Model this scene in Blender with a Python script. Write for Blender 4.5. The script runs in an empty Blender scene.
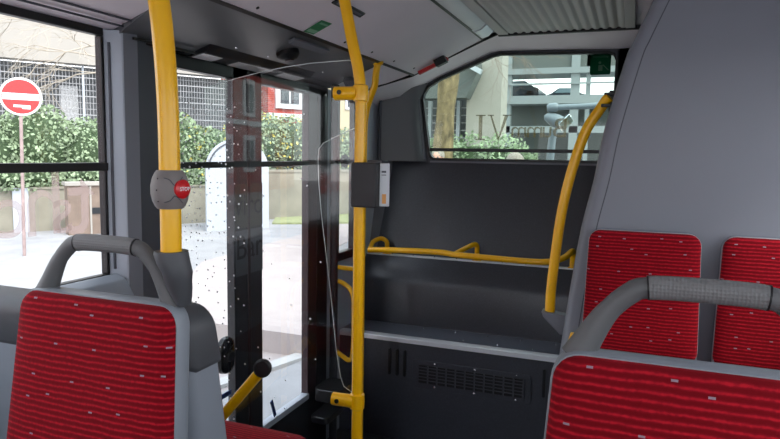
import bpy, bmesh, math, random
from mathutils import Vector, Matrix
random.seed(7)
C = bpy.context.scene.collection
sc = bpy.context.scene
H = 1.88                                  # eye height above the bus floor (floor at z=0)

# ------------------------------------------------------------------ camera
cam_d = bpy.data.cameras.new('camera'); cam = bpy.data.objects.new('camera', cam_d); C.objects.link(cam)
yaw, pit, rol = 0.367941, 0.103026, -0.0165528
f = Vector((-math.sin(yaw)*math.cos(pit), math.cos(yaw)*math.cos(pit), -math.sin(pit)))
r0 = Vector((math.cos(yaw), math.sin(yaw), 0)); d0 = f.cross(r0)
r = r0*math.cos(rol) + d0*math.sin(rol); d = d0*math.cos(rol) - r0*math.sin(rol)
m = Matrix((r, -d, -f)).transposed().to_4x4(); m.translation = (0, 0, H)
cam.matrix_world = m
cam_d.sensor_width = 36; cam_d.lens = 36*627.5/780; cam_d.clip_start = 0.02; cam_d.clip_end = 300
sc.camera = cam

# ------------------------------------------------------------------ world
w = bpy.data.worlds.new('overcast_sky'); sc.world = w; w.use_nodes = True
nt = w.node_tree; nt.nodes.clear()
out = nt.nodes.new('ShaderNodeOutputWorld'); bg = nt.nodes.new('ShaderNodeBackground')
tc = nt.nodes.new('ShaderNodeTexCoord'); sep = nt.nodes.new('ShaderNodeSeparateXYZ')
rmp = nt.nodes.new('ShaderNodeValToRGB'); rmp.color_ramp.elements[0].position = 0.0; rmp.color_ramp.elements[1].position = 0.6
rmp.color_ramp.elements[0].color = (0.93, 0.96, 1, 1); rmp.color_ramp.elements[1].color = (0.80, 0.88, 1, 1)
nt.links.new(tc.outputs['Generated'], sep.inputs[0]); nt.links.new(sep.outputs['Z'], rmp.inputs[0])
nt.links.new(rmp.outputs[0], bg.inputs[0]); bg.inputs[1].default_value = 1.35
nt.links.new(bg.outputs[0], out.inputs[0])
sd = bpy.data.lights.new('sun', 'SUN'); sd.energy = 1.6; sd.angle = math.radians(25); sd.color = (1, 0.96, 0.9)
sun = bpy.data.objects.new('sun', sd); C.objects.link(sun); sun.location = (0, 0, 30)
sun.rotation_euler = Vector((-0.75, 0.35, -1.0)).to_track_quat('-Z', 'Y').to_euler()

sc.view_settings.view_transform = 'Standard'; sc.view_settings.look = 'None'
sc.view_settings.gamma = 1; sc.view_settings.use_curve_mapping = False
sc.view_settings.exposure = 1.32
sc.cycles.diffuse_bounces = 8

# ------------------------------------------------------------------ materials
def srgb(r, g, b):
    def c(u):
        u /= 255
        return u/12.92 if u <= .04045 else ((u+.055)/1.055)**2.4
    return (c(r), c(g), c(b), 1)
def mat(name, col, rough=.5, metal=0, var=0, vscale=8, bump=0, bscale=60, speck=None, spec=.5, coat=0, stretch=None):
    mt = bpy.data.materials.new(name); mt.use_nodes = True
    n = mt.node_tree; b = n.nodes['Principled BSDF']
    b.inputs['Base Color'].default_value = col; b.inputs['Roughness'].default_value = rough
    b.inputs['Metallic'].default_value = metal; b.inputs['Specular IOR Level'].default_value = spec
    b.inputs['Coat Weight'].default_value = coat; b.inputs['Coat Roughness'].default_value = .1
    t = n.nodes.new('ShaderNodeTexCoord'); src = t.outputs['Object']
    if stretch:
        mp = n.nodes.new('ShaderNodeMapping'); mp.inputs['Scale'].default_value = stretch
        n.links.new(src, mp.inputs[0]); src = mp.outputs[0]
    colout = None
    if var:
        nz = n.nodes.new('ShaderNodeTexNoise'); nz.inputs['Scale'].default_value = vscale; nz.inputs['Detail'].default_value = 5
        n.links.new(src, nz.inputs['Vector'])
        cr = n.nodes.new('ShaderNodeValToRGB'); cr.color_ramp.elements[0].position = .3; cr.color_ramp.elements[1].position = .7
        cr.color_ramp.elements[0].color = tuple(c*(1-var) for c in col[:3])+(1,)
        cr.color_ramp.elements[1].color = tuple(min(1, c*(1+var)) for c in col[:3])+(1,)
        n.links.new(nz.outputs['Fac'], cr.inputs[0]); colout = cr.outputs[0]
    if speck:
        vo = n.nodes.new('ShaderNodeTexVoronoi'); vo.inputs['Scale'].default_value = speck[0]
        n.links.new(src, vo.inputs['Vector'])
        lt = n.nodes.new('ShaderNodeMath'); lt.operation = 'LESS_THAN'; lt.inputs[1].default_value = speck[1]
        n.links.new(vo.outputs['Distance'], lt.inputs[0])
        mx = n.nodes.new('ShaderNodeMix'); mx.data_type = 'RGBA'
        n.links.new(lt.outputs[0], mx.inputs['Factor'])
        if colout: n.links.new(colout, mx.inputs['A'])
        else: mx.inputs['A'].default_value = col
        mx.inputs['B'].default_value = speck[2]; colout = mx.outputs['Result']
    if colout: n.links.new(colout, b.inputs['Base Color'])
    if bump:
        nz = n.nodes.new('ShaderNodeTexNoise'); nz.inputs['Scale'].default_value = bscale; nz.inputs['Detail'].default_value = 4
        n.links.new(src, nz.inputs['Vector'])
        bp = n.nodes.new('ShaderNodeBump'); bp.inputs['Strength'].default_value = bump; bp.inputs['Distance'].default_value = .002
        n.links.new(nz.outputs['Fac'], bp.inputs['Height']); n.links.new(bp.outputs[0], b.inputs['Normal'])
    return mt
def glass(name, tint=(1, 1, 1, 1), refl=1.0):
    mt = bpy.data.materials.new(name); mt.use_nodes = True; n = mt.node_tree; n.nodes.clear()
    o = n.nodes.new('ShaderNodeOutputMaterial'); mx = n.nodes.new('ShaderNodeMixShader')
    tr = n.nodes.new('ShaderNodeBsdfTransparent'); gl = n.nodes.new('ShaderNodeBsdfGlossy'); fr = n.nodes.new('ShaderNodeFresnel')
    fr.inputs[0].default_value = 1.45; tr.inputs[0].default_value = tint; gl.inputs['Roughness'].default_value = 0.0
    ml = n.nodes.new('ShaderNodeMath'); ml.operation = 'MULTIPLY'; ml.inputs[1].default_value = refl
    ge = n.nodes.new('ShaderNodeNewGeometry'); iv = n.nodes.new('ShaderNodeMath'); iv.operation = 'SUBTRACT'; iv.inputs[0].default_value = 1
    n.links.new(ge.outputs['Backfacing'], iv.inputs[1]); m2 = n.nodes.new('ShaderNodeMath'); m2.operation = 'MULTIPLY'   # reflect on the entry face only: thin sheet
    n.links.new(fr.outputs[0], ml.inputs[0]); n.links.new(ml.outputs[0], m2.inputs[0]); n.links.new(iv.outputs[0], m2.inputs[1]); n.links.new(m2.outputs[0], mx.inputs[0])
    n.links.new(tr.outputs[0], mx.inputs[1]); n.links.new(gl.outputs[0], mx.inputs[2]); n.links.new(mx.outputs[0], o.inputs[0])
    return mt
def film(name, col, op):
    mt = bpy.data.materials.new(name); mt.use_nodes = True; n = mt.node_tree; n.nodes.clear()
    o = n.nodes.new('ShaderNodeOutputMaterial'); mx = n.nodes.new('ShaderNodeMixShader'); tr = n.nodes.new('ShaderNodeBsdfTransparent')
    df = n.nodes.new('ShaderNodeBsdfTranslucent'); df.inputs[0].default_value = col; mx.inputs[0].default_value = op
    n.links.new(tr.outputs[0], mx.inputs[1]); n.links.new(df.outputs[0], mx.inputs[2]); n.links.new(mx.outputs[0], o.inputs[0])
    return mt
def fabric(name, cushion=False):
    mt = bpy.data.materials.new(name); mt.use_nodes = True; n = mt.node_tree; b = n.nodes['Principled BSDF']
    b.inputs['Roughness'].default_value = .95; b.inputs['Specular IOR Level'].default_value = .15
    b.inputs['Sheen Weight'].default_value = .12; b.inputs['Sheen Tint'].default_value = (1, .3, .3, 1)
    N = n.nodes.new; L = n.links.new
    t = N('ShaderNodeTexCoord'); sp = N('ShaderNodeSeparateXYZ'); L(t.outputs['Object'], sp.inputs[0])
    # stripes run across the cloth: height on the backrest, depth on the cushion
    v = N('ShaderNodeMath'); v.operation = 'ADD'; L(sp.outputs['Y' if cushion else 'Z'], v.inputs[0]); v.inputs[1].default_value = 0
    n1 = N('ShaderNodeTexNoise'); n1.inputs['Scale'].default_value = 16; n1.inputs['Detail'].default_value = 2; L(t.outputs['Object'], n1.inputs['Vector'])
    a = N('ShaderNodeMath'); a.operation = 'MULTIPLY_ADD'; L(n1.outputs['Fac'], a.inputs[0]); a.inputs[1].default_value = .007; L(v.outputs[0], a.inputs[2])
    s = N('ShaderNodeMath'); s.operation = 'MULTIPLY'; L(a.outputs[0], s.inputs[0]); s.inputs[1].default_value = 2*math.pi/.0138
    sn = N('ShaderNodeMath'); sn.operation = 'SINE'; L(s.outputs[0], sn.inputs[0])
    n2 = N('ShaderNodeTexNoise'); n2.inputs['Scale'].default_value = 130; n2.inputs['Detail'].default_value = 3; L(t.outputs['Object'], n2.inputs['Vector'])
    ad = N('ShaderNodeMath'); ad.operation = 'MULTIPLY_ADD'; L(n2.outputs['Fac'], ad.inputs[0]); ad.inputs[1].default_value = 1.5; L(sn.outputs[0], ad.inputs[2])
    cr = N('ShaderNodeValToRGB'); mr = N('ShaderNodeMapRange'); mr.inputs[1].default_value = -.3; mr.inputs[2].default_value = 1.95
    L(ad.outputs[0], mr.inputs[0]); L(mr.outputs[0], cr.inputs[0])
    e = cr.color_ramp.elements; e[0].position = .2; e[0].color = (.16, .0015, .006, 1)
    e[1].position = .97; e[1].color = (.46, .009, .020, 1)
    k = e.new(.66); k.color = (.22, .003, .010, 1)
    # small grey dashes scattered over the cloth
    cb = N('ShaderNodeCombineXYZ'); L(sp.outputs['X'], cb.inputs[0]); L(v.outputs[0], cb.inputs[1])
    mp = N('ShaderNodeMapping'); mp.inputs['Scale'].default_value = (9.5, 14, 1); L(cb.outputs[0], mp.inputs[0])
    vo = N('ShaderNodeTexVoronoi'); vo.voronoi_dimensions = '2D'; vo.inputs['Scale'].default_value = 1; vo.inputs['Randomness'].default_value = .75; L(mp.outputs[0], vo.inputs['Vector'])
    df = N('ShaderNodeVectorMath'); df.operation = 'SUBTRACT'; L(vo.outputs['Position'], df.inputs[0]); L(mp.outputs[0], df.inputs[1])
    s2 = N('ShaderNodeSeparateXYZ'); L(df.outputs[0], s2.inputs[0])
    def absless(o, th):
        q = N('ShaderNodeMath'); q.operation = 'ABSOLUTE'; L(o, q.inputs[0])
        z = N('ShaderNodeMath'); z.operation = 'LESS_THAN'; L(q.outputs[0], z.inputs[0]); z.inputs[1].default_value = th; return z.outputs[0]
    mu = N('ShaderNodeMath'); mu.operation = 'MULTIPLY'; L(absless(s2.outputs['X'], .050), mu.inputs[0]); L(absless(s2.outputs['Y'], .026), mu.inputs[1])
    mx = N('ShaderNodeMix'); mx.data_type = 'RGBA'; L(mu.outputs[0], mx.inputs['Factor']); L(cr.outputs[0], mx.inputs['A']); mx.inputs['B'].default_value = (.30, .22, .26, 1)
    L(mx.outputs['Result'], b.inputs['Base Color'])
    bp = N('ShaderNodeBump'); bp.inputs['Strength'].default_value = .35; bp.inputs['Distance'].default_value = .003; L(n2.outputs['Fac'], bp.inputs['Height']); L(bp.outputs[0], b.inputs['Normal'])
    return mt
def gripmat(name):
    mt = mat(name, srgb(112, 112, 112), .55); n = mt.node_tree; b = n.nodes['Principled BSDF']
    t = n.nodes.new('ShaderNodeTexCoord'); vo = n.nodes.new('ShaderNodeTexVoronoi'); vo.inputs['Scale'].default_value = 170; vo.inputs['Randomness'].default_value = 0.0
    n.links.new(t.outputs['Object'], vo.inputs['Vector'])
    bp = n.nodes.new('ShaderNodeBump'); bp.inputs['Strength'].default_value = .9; bp.inputs['Distance'].default_value = .002
    n.links.new(vo.outputs['Distance'], bp.inputs['Height']); n.links.new(bp.outputs[0], b.inputs['Normal'])
    return mt
def brickmat(name):
    mt = mat(name, srgb(150, 50, 45), .9); n = mt.node_tree; b = n.nodes['Principled BSDF']
    t = n.nodes.new('ShaderNodeTexCoord'); sp = n.nodes.new('ShaderNodeSeparateXYZ'); cb = n.nodes.new('ShaderNodeCombineXYZ')
    ad = n.nodes.new('ShaderNodeMath'); n.links.new(t.outputs['Object'], sp.inputs[0])
    n.links.new(sp.outputs['X'], ad.inputs[0]); n.links.new(sp.outputs['Y'], ad.inputs[1]); n.links.new(ad.outputs[0], cb.inputs[0]); n.links.new(sp.outputs['Z'], cb.inputs[1])
    br = n.nodes.new('ShaderNodeTexBrick'); br.inputs['Scale'].default_value = 3
    br.inputs['Color1'].default_value = srgb(150, 48, 42); br.inputs['Color2'].default_value = srgb(172, 66, 54); br.inputs['Mortar'].default_value = srgb(150, 110, 100)
    n.links.new(cb.outputs[0], br.inputs['Vector']); n.links.new(br.outputs['Color'], b.inputs['Base Color'])
    return mt

M = dict(
 yellow=mat('yellow_enamel', srgb(255, 190, 0), .3, coat=.25),
 red_cloth=fabric('red_seat_cloth'), red_cushion=fabric('red_cushion_cloth', True),
 shell=mat('grey_seat_shell', srgb(142, 149, 157), .42, bump=.1, bscale=300),
 cap=mat('charcoal_plastic', srgb(74, 76, 80), .5, bump=.15, bscale=400),
 handle=mat('handle_plastic', srgb(92, 93, 94), .48, bump=.15, bscale=500),
 grip=gripmat('grip_rubber'),
 black=mat('black_rubber', (.006, .006, .007, 1), .4),
 blackgloss=mat('black_gloss', (.008, .008, .009, 1), .12),
 darkframe=mat('dark_door_frame', srgb(38, 40, 44), .32),
 maroon=mat('maroon_rubber', srgb(40, 22, 26), .4),
 panel=mat('dark_speckled_panel', srgb(55, 57, 65), .34, var=.12, vscale=90, bump=.25, bscale=180, speck=(150, .16, srgb(96, 98, 110)), spec=.7),
 shelfglow=mat('shelf_window_glow', srgb(98, 102, 114), .38, var=.06, vscale=60, bump=.15, bscale=180),  # window glow on the shelf top, put into a lighter grey
 reflgrey=mat('reflected_band_grey', srgb(84, 88, 94), .4), reflolive=mat('reflected_band_olive', srgb(62, 64, 54), .4), reflletter=mat('reflected_letter_dark', srgb(24, 26, 30), .4),  # flat colours for the reflection painted on the door mullion
 trimwhite=mat('seal_edge', srgb(190, 190, 196), .4),
 alu=mat('aluminium_edge', srgb(235, 238, 242), .3, metal=.35, bump=.1, bscale=200),
 screw=mat('screw_steel', srgb(215, 215, 220), .25, metal=1),
 lilac=mat('pale_ceiling_panel', srgb(238, 230, 236), .45, var=.03, vscale=2),
 headliner=mat('dark_header_panel', srgb(96, 98, 102), .4, bump=.1, bscale=200),
 wallgrey=mat('side_wall_grey', srgb(174, 180, 190), .5, bump=.1, bscale=250),
 pillargrey=mat('pillar_grey', srgb(112, 114, 122), .5, bump=.1, bscale=250),
 pillardark=mat('pillar_dark', srgb(70, 72, 80), .5),
 tower=mat('tower_grey', srgb(126, 129, 138), .42, var=.02, vscale=3, bump=.08, bscale=400),
 ribbed=mat('ribbed_grey', srgb(205, 205, 200), .55),
 floor=mat('floor_vinyl', srgb(62, 64, 70), .5, var=.2, vscale=120, speck=(90, .15, srgb(110, 110, 116))),
 lightcover=mat('light_cover', srgb(225, 226, 228), .25, spec=.6),
 lamp_lens=mat('lamp_lens', srgb(222, 222, 224), .3),
 green=mat('green_sticker', srgb(40, 135, 85), .4),
 darkgreen=film('dark_green_sticker', srgb(22, 74, 54), .96),
 palegreen=mat('pale_green_print', srgb(140, 190, 160), .5),
 midgreen=mat('faded_green_print', srgb(60, 100, 78), .5),
 red=mat('red_plastic', srgb(200, 24, 30), .3, coat=.3),
 stopgrey=mat('button_housing', srgb(128, 122, 120), .5, bump=.15, bscale=400),
 white=mat('white_print', srgb(238, 238, 238), .4),
 validator=mat('validator_black', srgb(42, 43, 45), .55, bump=.1, bscale=300),
 label=mat('pale_label', srgb(205, 208, 212), .4),
 orange=mat('orange_print', srgb(225, 160, 90), .5),
 blue=mat('blue_strap', srgb(30, 55, 110), .6),
 frost=film('frosted_letter', srgb(190, 170, 165), .32),
 darkletter=film('gold_letter', srgb(110, 95, 60), .5),
 dot=mat('white_dot', srgb(255, 255, 255), .6),
 edge=mat('bright_glass_edge', srgb(225, 232, 232), .2),
 glass=glass('window_glass'), screen=glass('screen_glass', (.97, .98, .98, 1), 1.9), rearglass=glass('rear_glass', (.80, .87, .82, 1), .6),
 asphalt=mat('asphalt', srgb(150, 150, 151), .85, var=.12, vscale=2, bump=.4, bscale=40),
 paving=mat('pink_paving', srgb(166, 157, 154), .85, var=.06, vscale=3, bump=.3, bscale=40),
 kerb=mat('kerb_stone', srgb(180, 180, 178), .8, var=.04, vscale=6),
 grass=mat('grass', srgb(140, 146, 104), .95, var=.25, vscale=8),
 concrete=mat('weathered_concrete', srgb(140, 136, 122), .9, var=.2, vscale=1.6, bump=.3, bscale=12),
 stone=mat('brown_stone', srgb(128, 112, 100), .9, var=.2, vscale=3),
 slab=mat('pale_concrete', srgb(165, 160, 152), .85, var=.05, vscale=1),
 backwall=mat('grey_cladding', srgb(104, 106, 108), .8, var=.08, vscale=.7),  # plain mid grey with slight random variation
 mesh=mat('galvanised_mesh', srgb(165, 165, 166), .5),
 leaf=mat('ivy_leaf', srgb(134, 152, 118), .6, var=.5, vscale=4),
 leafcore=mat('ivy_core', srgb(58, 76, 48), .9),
 leafyel=mat('yellow_leaf', srgb(205, 190, 90), .6),
 bark=mat('plane_bark', srgb(122, 106, 78), .9, var=.6, vscale=9, stretch=(1, 1, .5)),
 twig=mat('pale_twig', srgb(176, 166, 152), .9),
 steel=mat('pale_steel', srgb(140, 146, 148), .5),
 deck=mat('deck_grey', srgb(96, 100, 98), .8),
 carpaint=mat('dark_car_paint', srgb(50, 58, 66), .25), cargl=mat('car_glass', srgb(120, 140, 150), .1), tyre=mat('tyre', (.01, .01, .01, 1), .8),
 brick=brickmat('red_brick'), winwhite=mat('painted_stone', srgb(205, 205, 205), .7), darkglass=mat('dark_pane', srgb(40, 46, 52), .1),
 cream=mat('cream_plaster', srgb(180, 168, 136), .85, var=.06, vscale=1),
 board=mat('white_board', srgb(184, 190, 196), .5),
 signred=mat('sign_red', srgb(214, 52, 52), .4), post=mat('weathered_post', srgb(160, 140, 136), .6, var=.2, vscale=8),
 skin=mat('skin', srgb(214, 160, 140), .6), hair=mat('grey_hair', srgb(150, 140, 130), .8, var=.2, vscale=60), coat=mat('blue_coat', srgb(70, 90, 130), .8), trouser=mat('dark_trousers', srgb(40, 42, 50), .85),
 mirror=mat('grey_mirror_shell', srgb(120, 130, 138), .4), mirrorglass=mat('mirror_face', srgb(225, 230, 232), .08, metal=1),
)

# ------------------------------------------------------------------ mesh helpers (all coordinates relative to the eye; H is added on linking)
def smooth(pts, k=6, closed=False):
    P = [Vector(p) for p in pts]; n = len(P); o = []
    for i in range(n if closed else n-1):
        if closed: a, b, c, e = P[(i-1) % n], P[i], P[(i+1) % n], P[(i+2) % n]
        else: a, b, c, e = P[max(i-1, 0)], P[i], P[i+1], P[min(i+2, n-1)]
        for j in range(k):
            t = j/k
            o.append(.5*((2*b)+(c-a)*t+(2*a-5*b+4*c-e)*t*t+(3*b-a-3*c+e)*t**3))
    if not closed: o.append(P[-1])
    return o
class MB:
    def __init__(s): s.v = []; s.f = []
    def add(s, v, f):
        o = len(s.v); s.v += [Vector(p) for p in v]; s.f += [tuple(i+o for i in q) for q in f]; return s
    def box(s, x0, y0, z0, x1, y1, z1):
        return s.add([(x0,y0,z0),(x1,y0,z0),(x1,y1,z0),(x0,y1,z0),(x0,y0,z1),(x1,y0,z1),(x1,y1,z1),(x0,y1,z1)],
                     [(0,3,2,1),(4,5,6,7),(0,1,5,4),(1,2,6,5),(2,3,7,6),(3,0,4,7)])
    def obox(s, c, ax, ay, az):                   # oriented box: centre and three half axes
        c, ax, ay, az = map(Vector, (c, ax, ay, az)); v = []
        for k in (-1, 1):
            for i, j in ((-1,-1),(1,-1),(1,1),(-1,1)): v.append(c+ax*i+ay*j+az*k)
        return s.add(v, [(0,3,2,1),(4,5,6,7),(0,1,5,4),(1,2,6,5),(2,3,7,6),(3,0,4,7)])
    def prism(s, poly, axis, a0, a1):
        def P(p, a): return {'x': (a, p[0], p[1]), 'y': (p[0], a, p[1]), 'z': (p[0], p[1], a)}[axis]
        n = len(poly)
        return s.add([P(p, a0) for p in poly]+[P(p, a1) for p in poly],
                     [tuple(range(n)), tuple(range(2*n-1, n-1, -1))]+[(i, (i+1) % n, n+(i+1) % n, n+i) for i in range(n)])
    def loft(s, rings, cap=True):
        n = len(rings[0]); v = [p for rg in rings for p in rg]; fc = []
        for k in range(len(rings)-1):
            for i in range(n): fc.append((k*n+i, k*n+(i+1) % n, (k+1)*n+(i+1) % n, (k+1)*n+i))
        if cap: fc += [tuple(range(n-1, -1, -1)), tuple(range((len(rings)-1)*n, len(rings)*n))]
        return s.add(v, fc)
    def sheet(s, rows):                            # open grid of rows of points
        n = len(rows[0]); v = [p for rw in rows for p in rw]
        return s.add(v, [(k*n+i, k*n+i+1, (k+1)*n+i+1, (k+1)*n+i) for k in range(len(rows)-1) for i in range(n-1)])
    def tube(s, path, rad, n=14, up=None, flat=1.0, cap=True):
        P = [Vector(p) for p in path]; rings = []; u = None
        for i, p in enumerate(P):
            t = (P[min(i+1, len(P)-1)]-P[max(i-1, 0)]).normalized()
            if up is not None: u = Vector(up)-t*Vector(up).dot(t)
            elif u is None: u = t.orthogonal()
            else: u = u-t*u.dot(t)
            u.normalize(); q = t.cross(u); rr = rad[i] if isinstance(rad, (list, tuple)) else rad
            rings.append([p+u*math.cos(2*math.pi*k/n)*rr*flat+q*math.sin(2*math.pi*k/n)*rr for k in range(n)])
        return s.loft(rings, cap)
    def lathe(s, prof, c, axis=(0,0,1), n=24):
        a = Vector(axis).normalized(); u = a.orthogonal().normalized(); q = a.cross(u); c = Vector(c)
        return s.loft([[c+a*h+(u*math.cos(2*math.pi*k/n)+q*math.sin(2*math.pi*k/n))*max(rr, .0004) for k in range(n)] for rr, h in prof])
    def pillow(s, outline, stack, xf):             # outline (x,z) CCW; stack of (inset, depth); xf maps (x, depth, z)
        O = [Vector(p) for p in outline]; x0 = min(p.x for p in O); x1 = max(p.x for p in O); z0 = min(p.y for p in O); z1 = max(p.y for p in O)
        cx, cz, hx, hz = (x0+x1)/2, (z0+z1)/2, (x1-x0)/2, (z1-z0)/2
        return s.loft([[xf(cx+(p.x-cx)*(hx-ins)/hx, dp, cz+(p.y-cz)*(hz-ins)/hz) for p in O] for ins, dp in stack])
def rrect(x0, z0, x1, z1, r, n=6, xt0=None, xt1=None, rb=None):   # CCW rounded (optionally tapered) rectangle
    xt0 = x0 if xt0 is None else xt0; xt1 = x1 if xt1 is None else xt1; rb = r if rb is None else rb; o = []
    for (cx, cz, a, rr) in ((x1-rb, z0+rb, -90, rb), (xt1-r, z1-r, 0, r), (xt0+r, z1-r, 90, r), (x0+rb, z0+rb, 180, rb)):
        for k in range(n+1):
            t = math.radians(a+90*k/n); o.append((cx+rr*math.cos(t), cz+rr*math.sin(t)))
    res = []                                        # subdivide long sides so that pillows stay smooth
    for i in range(len(o)):
        a, b = Vector(o[i]), Vector(o[(i+1) % len(o)]); k = max(1, int((b-a).length/.05)); res += [tuple(a.lerp(b, j/k)) for j in range(k)]
    return res
def thing(name, label, cat, loc, group=None, structure=False):
    o = bpy.data.objects.new(name, None); C.objects.link(o); o.location = (loc[0], loc[1], loc[2]+H); o.empty_display_size = .05
    if structure: o['kind'] = 'structure'
    else: o['label'] = label; o['category'] = cat
    if group: o['group'] = group
    return o
def world_loc(o):
    l = Vector(o.location)
    while o.parent: o = o.parent; l += Vector(o.location)
    return l
def link(name, mb, mt, parent=None, bevel=0, sharp=35, label=None):
    me = bpy.data.meshes.new(name)
    if parent: org = world_loc(parent); 
    else:
        xs = [v.x for v in mb.v]; ys = [v.y for v in mb.v]; zs = [v.z for v in mb.v]
        org = Vector(((min(xs)+max(xs))/2, (min(ys)+max(ys))/2, min(zs)+H))
    me.from_pydata([tuple(Vector((v.x, v.y, v.z+H))-org) for v in mb.v], [], mb.f)
    b = bmesh.new(); b.from_mesh(me); bmesh.ops.recalc_face_normals(b, faces=b.faces); b.to_mesh(me); b.free()
    me.materials.append(mt if not isinstance(mt, str) else M[mt])
    me.shade_smooth(); me.set_sharp_from_angle(angle=math.radians(sharp))
    o = bpy.data.objects.new(name, me); C.objects.link(o)
    if parent: o.parent = parent
    else: o.location = org
    if bevel:
        md = o.modifiers.new('bevel', 'BEVEL'); md.width = bevel; md.segments = 2; md.limit_method = 'ANGLE'
    if label: o['label'] = label
    return o
def struct(name, mb, mt, bevel=0, parent=None):
    o = link(name, mb, mt, parent, bevel)
    if not parent: o['kind'] = 'structure'
    return o
def tag(o, label, cat, group=None):
    o['label'] = label; o['category'] = cat
    if group: o['group'] = group
    return o
def text(name, s, size, org, xd, ud, mt, parent, ext=.0006, shear=0):
    cu = bpy.data.curves.new('t', 'FONT'); cu.body = s; cu.size = size; cu.extrude = ext; cu.align_x = 'CENTER'; cu.align_y = 'CENTER'
    t = bpy.data.objects.new('t', cu); C.objects.link(t); dg = bpy.context.evaluated_depsgraph_get()
    me = bpy.data.meshes.new_from_object(t.evaluated_get(dg)); bpy.data.objects.remove(t)
    xd = Vector(xd).normalized(); ud = Vector(ud).normalized(); nn = xd.cross(ud)
    mb = MB(); mb.add([Vector(org)+xd*v.co.x+ud*v.co.y+nn*v.co.z for v in me.vertices], [tuple(p.vertices) for p in me.polygons])
    return link(name, mb, mt, parent)
def copy_tree(o, parent=None):
    c = o.copy(); C.objects.link(c); c.parent = parent
    for ch in list(o.children): copy_tree(ch, c)
    return c

XL, XR, YF, YB = -1.8, .92, -2.6, 4.45             # side walls, front, rear
ZF = -H
# ================================================================== SETTING: floor, walls, ceiling
struct('floor', MB().box(XL-.05, YF, ZF-.06, XR+.05, YB+.2, ZF), 'floor')
# left wall: dado, header strip and posts around the window openings and the doorway
lw = MB()
lw.box(XL-.025, YF, ZF, XL, 2.03, -.475)            # dado in front of the doorway
lw.box(XL-.025, YF, .425, XL, YB+.1, .92)            # band above
lw.box(XL-.025, .18, -.475, XL, .30, .40)           # post between windows
lw.box(XL-.025, YF, -.475, XL, YF+.12, .40)
lw.box(XL-.025, 1.775, -.475, XL, 2.03, .425)
lw.box(XL-.025, 3.52, ZF, XL, 3.70, .40)            # post behind doorway
lw.box(XL-.025, 3.70, ZF, XL, YB+.1, -.70)
lw.box(XL-.025, 3.95, -.70, XL, YB+.1, .40)
struct('wall_left', lw, 'wallgrey')
rw = MB()
rw.box(XR, YF, ZF, XR+.05, YB+.1, -.40); rw.box(XR, YF, .40, XR+.05, YB+.1, .92)
for y0, y1 in ((YF, YF+.12), (-.7, -.6), (1.2, 1.3), (2.7, YB+.1)): rw.box(XR, y0, -.40, XR+.05, y1, .40)
struct('wall_right', rw, 'wallgrey')
fw = MB(); fw.box(XL-.05, YF-.05, ZF, XR+.05, YF, -.7); fw.box(XL-.05, YF-.05, .62, XR+.05, YF, .92)
fw.box(XL-.05, YF-.05, -.7, XL+.1, YF, .62); fw.box(XR-.1, YF-.05, -.7, XR+.05, YF, .62)
struct('wall_front', fw, 'wallgrey')
wf = thing('window_5', None, None, (-.44, YF-.025, -.7), structure=True)
link('window_pane', MB().box(XL+.1, YF-.03, -.7, XR-.1, YF-.024, .62), 'glass', wf)
# ceiling: flat ribbed field, sloping side panels, flat right side
cl = MB()
cl.prism([(XL-.05, .92), (XR+.05, .92), (XR+.05, .80), (-.86, .80), (-.86, .86), (XL-.05, .86)], 'y', YF, YB+.1)
struct('ceiling', cl, 'lilac')
sp = MB(); q4 = [(-1.385, .530, 4.01), (-.965, .758, 4.13), (-.965, .78, 4.13), (-1.40, .55, 4.01)]; sp.loft([[(x, YF, z) for x, z, e in q4], [(x, e, z) for x, z, e in q4]])
pn = thing('ceiling_panel', 'pale lilac sloping ceiling panel above the left seats and the door', 'ceiling panel', (-1.2, .8, .53))
link('panel', sp, 'lilac', pn)
link('seam', MB().prism([(-1.400, .520), (-1.383, .528), (-1.388, .536), (-1.404, .530)], 'y', YF, 4.0), 'black', pn)
link('seam', MB().prism([(-.968, .752), (-.958, .757), (-.958, .768), (-.968, .763)], 'y', YF, 4.12), 'black', pn)
for y, x in ((2.094, -1.358), (2.859, -1.355), (3.189, -1.350), (3.524, -1.350), (3.865, -1.343)):
    zz = .530+(x+1.385)*.543
    link('screw', MB().lathe([(.0005, -.004), (.007, -.003), (.007, .004)], (x, y, zz), (-.48, 0, .88), 10), 'black', pn)
# long translucent light cover beside the ribbed field
lc = thing('ceiling_light', 'long pale translucent light cover running along the ceiling beside the ribbed panel', 'light', (-.9, .8, .75))
link('cover', MB().prism([(-.956, .760), (-.94, .748), (-.90, .762), (-.872, .790), (-.872, .82), (-.956, .80)], 'y', YF+.05, 3.80), 'lightcover', lc)
link('end_cap', MB().prism([(-.958, .757), (-.94, .742), (-.90, .756), (-.868, .786), (-.868, .82), (-.958, .80)], 'y', 3.81, 4.02), 'alu', lc, .004)
# ribbed field
rb = thing('ribbed_panel', 'grey ribbed ceiling panel above the rear platform', 'ceiling panel', (-.45, 2, .78))
def rib_rows():
    xs = []; x = -.80; 
    while x < -.09: xs += [(x, .795), (x+.012, .787), (x+.030, .787), (x+.042, .795)]; x += .052
    return xs
xs = rib_rows(); link('ribs', MB().sheet([[(x, y, z) for x, z in xs] for y in (YF, 4.14)]), 'ribbed', rb)
link('border', MB().box(-.865, YF, .783, -.80, 4.15, .799), 'ribbed', rb, .003)
link('border', MB().box(-.09, YF, .783, -.035, 4.15, .799), 'ribbed', rb, .003)
link('border', MB().box(-.865, 4.14, .776, .9, 4.165, .80), 'black', rb)

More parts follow.
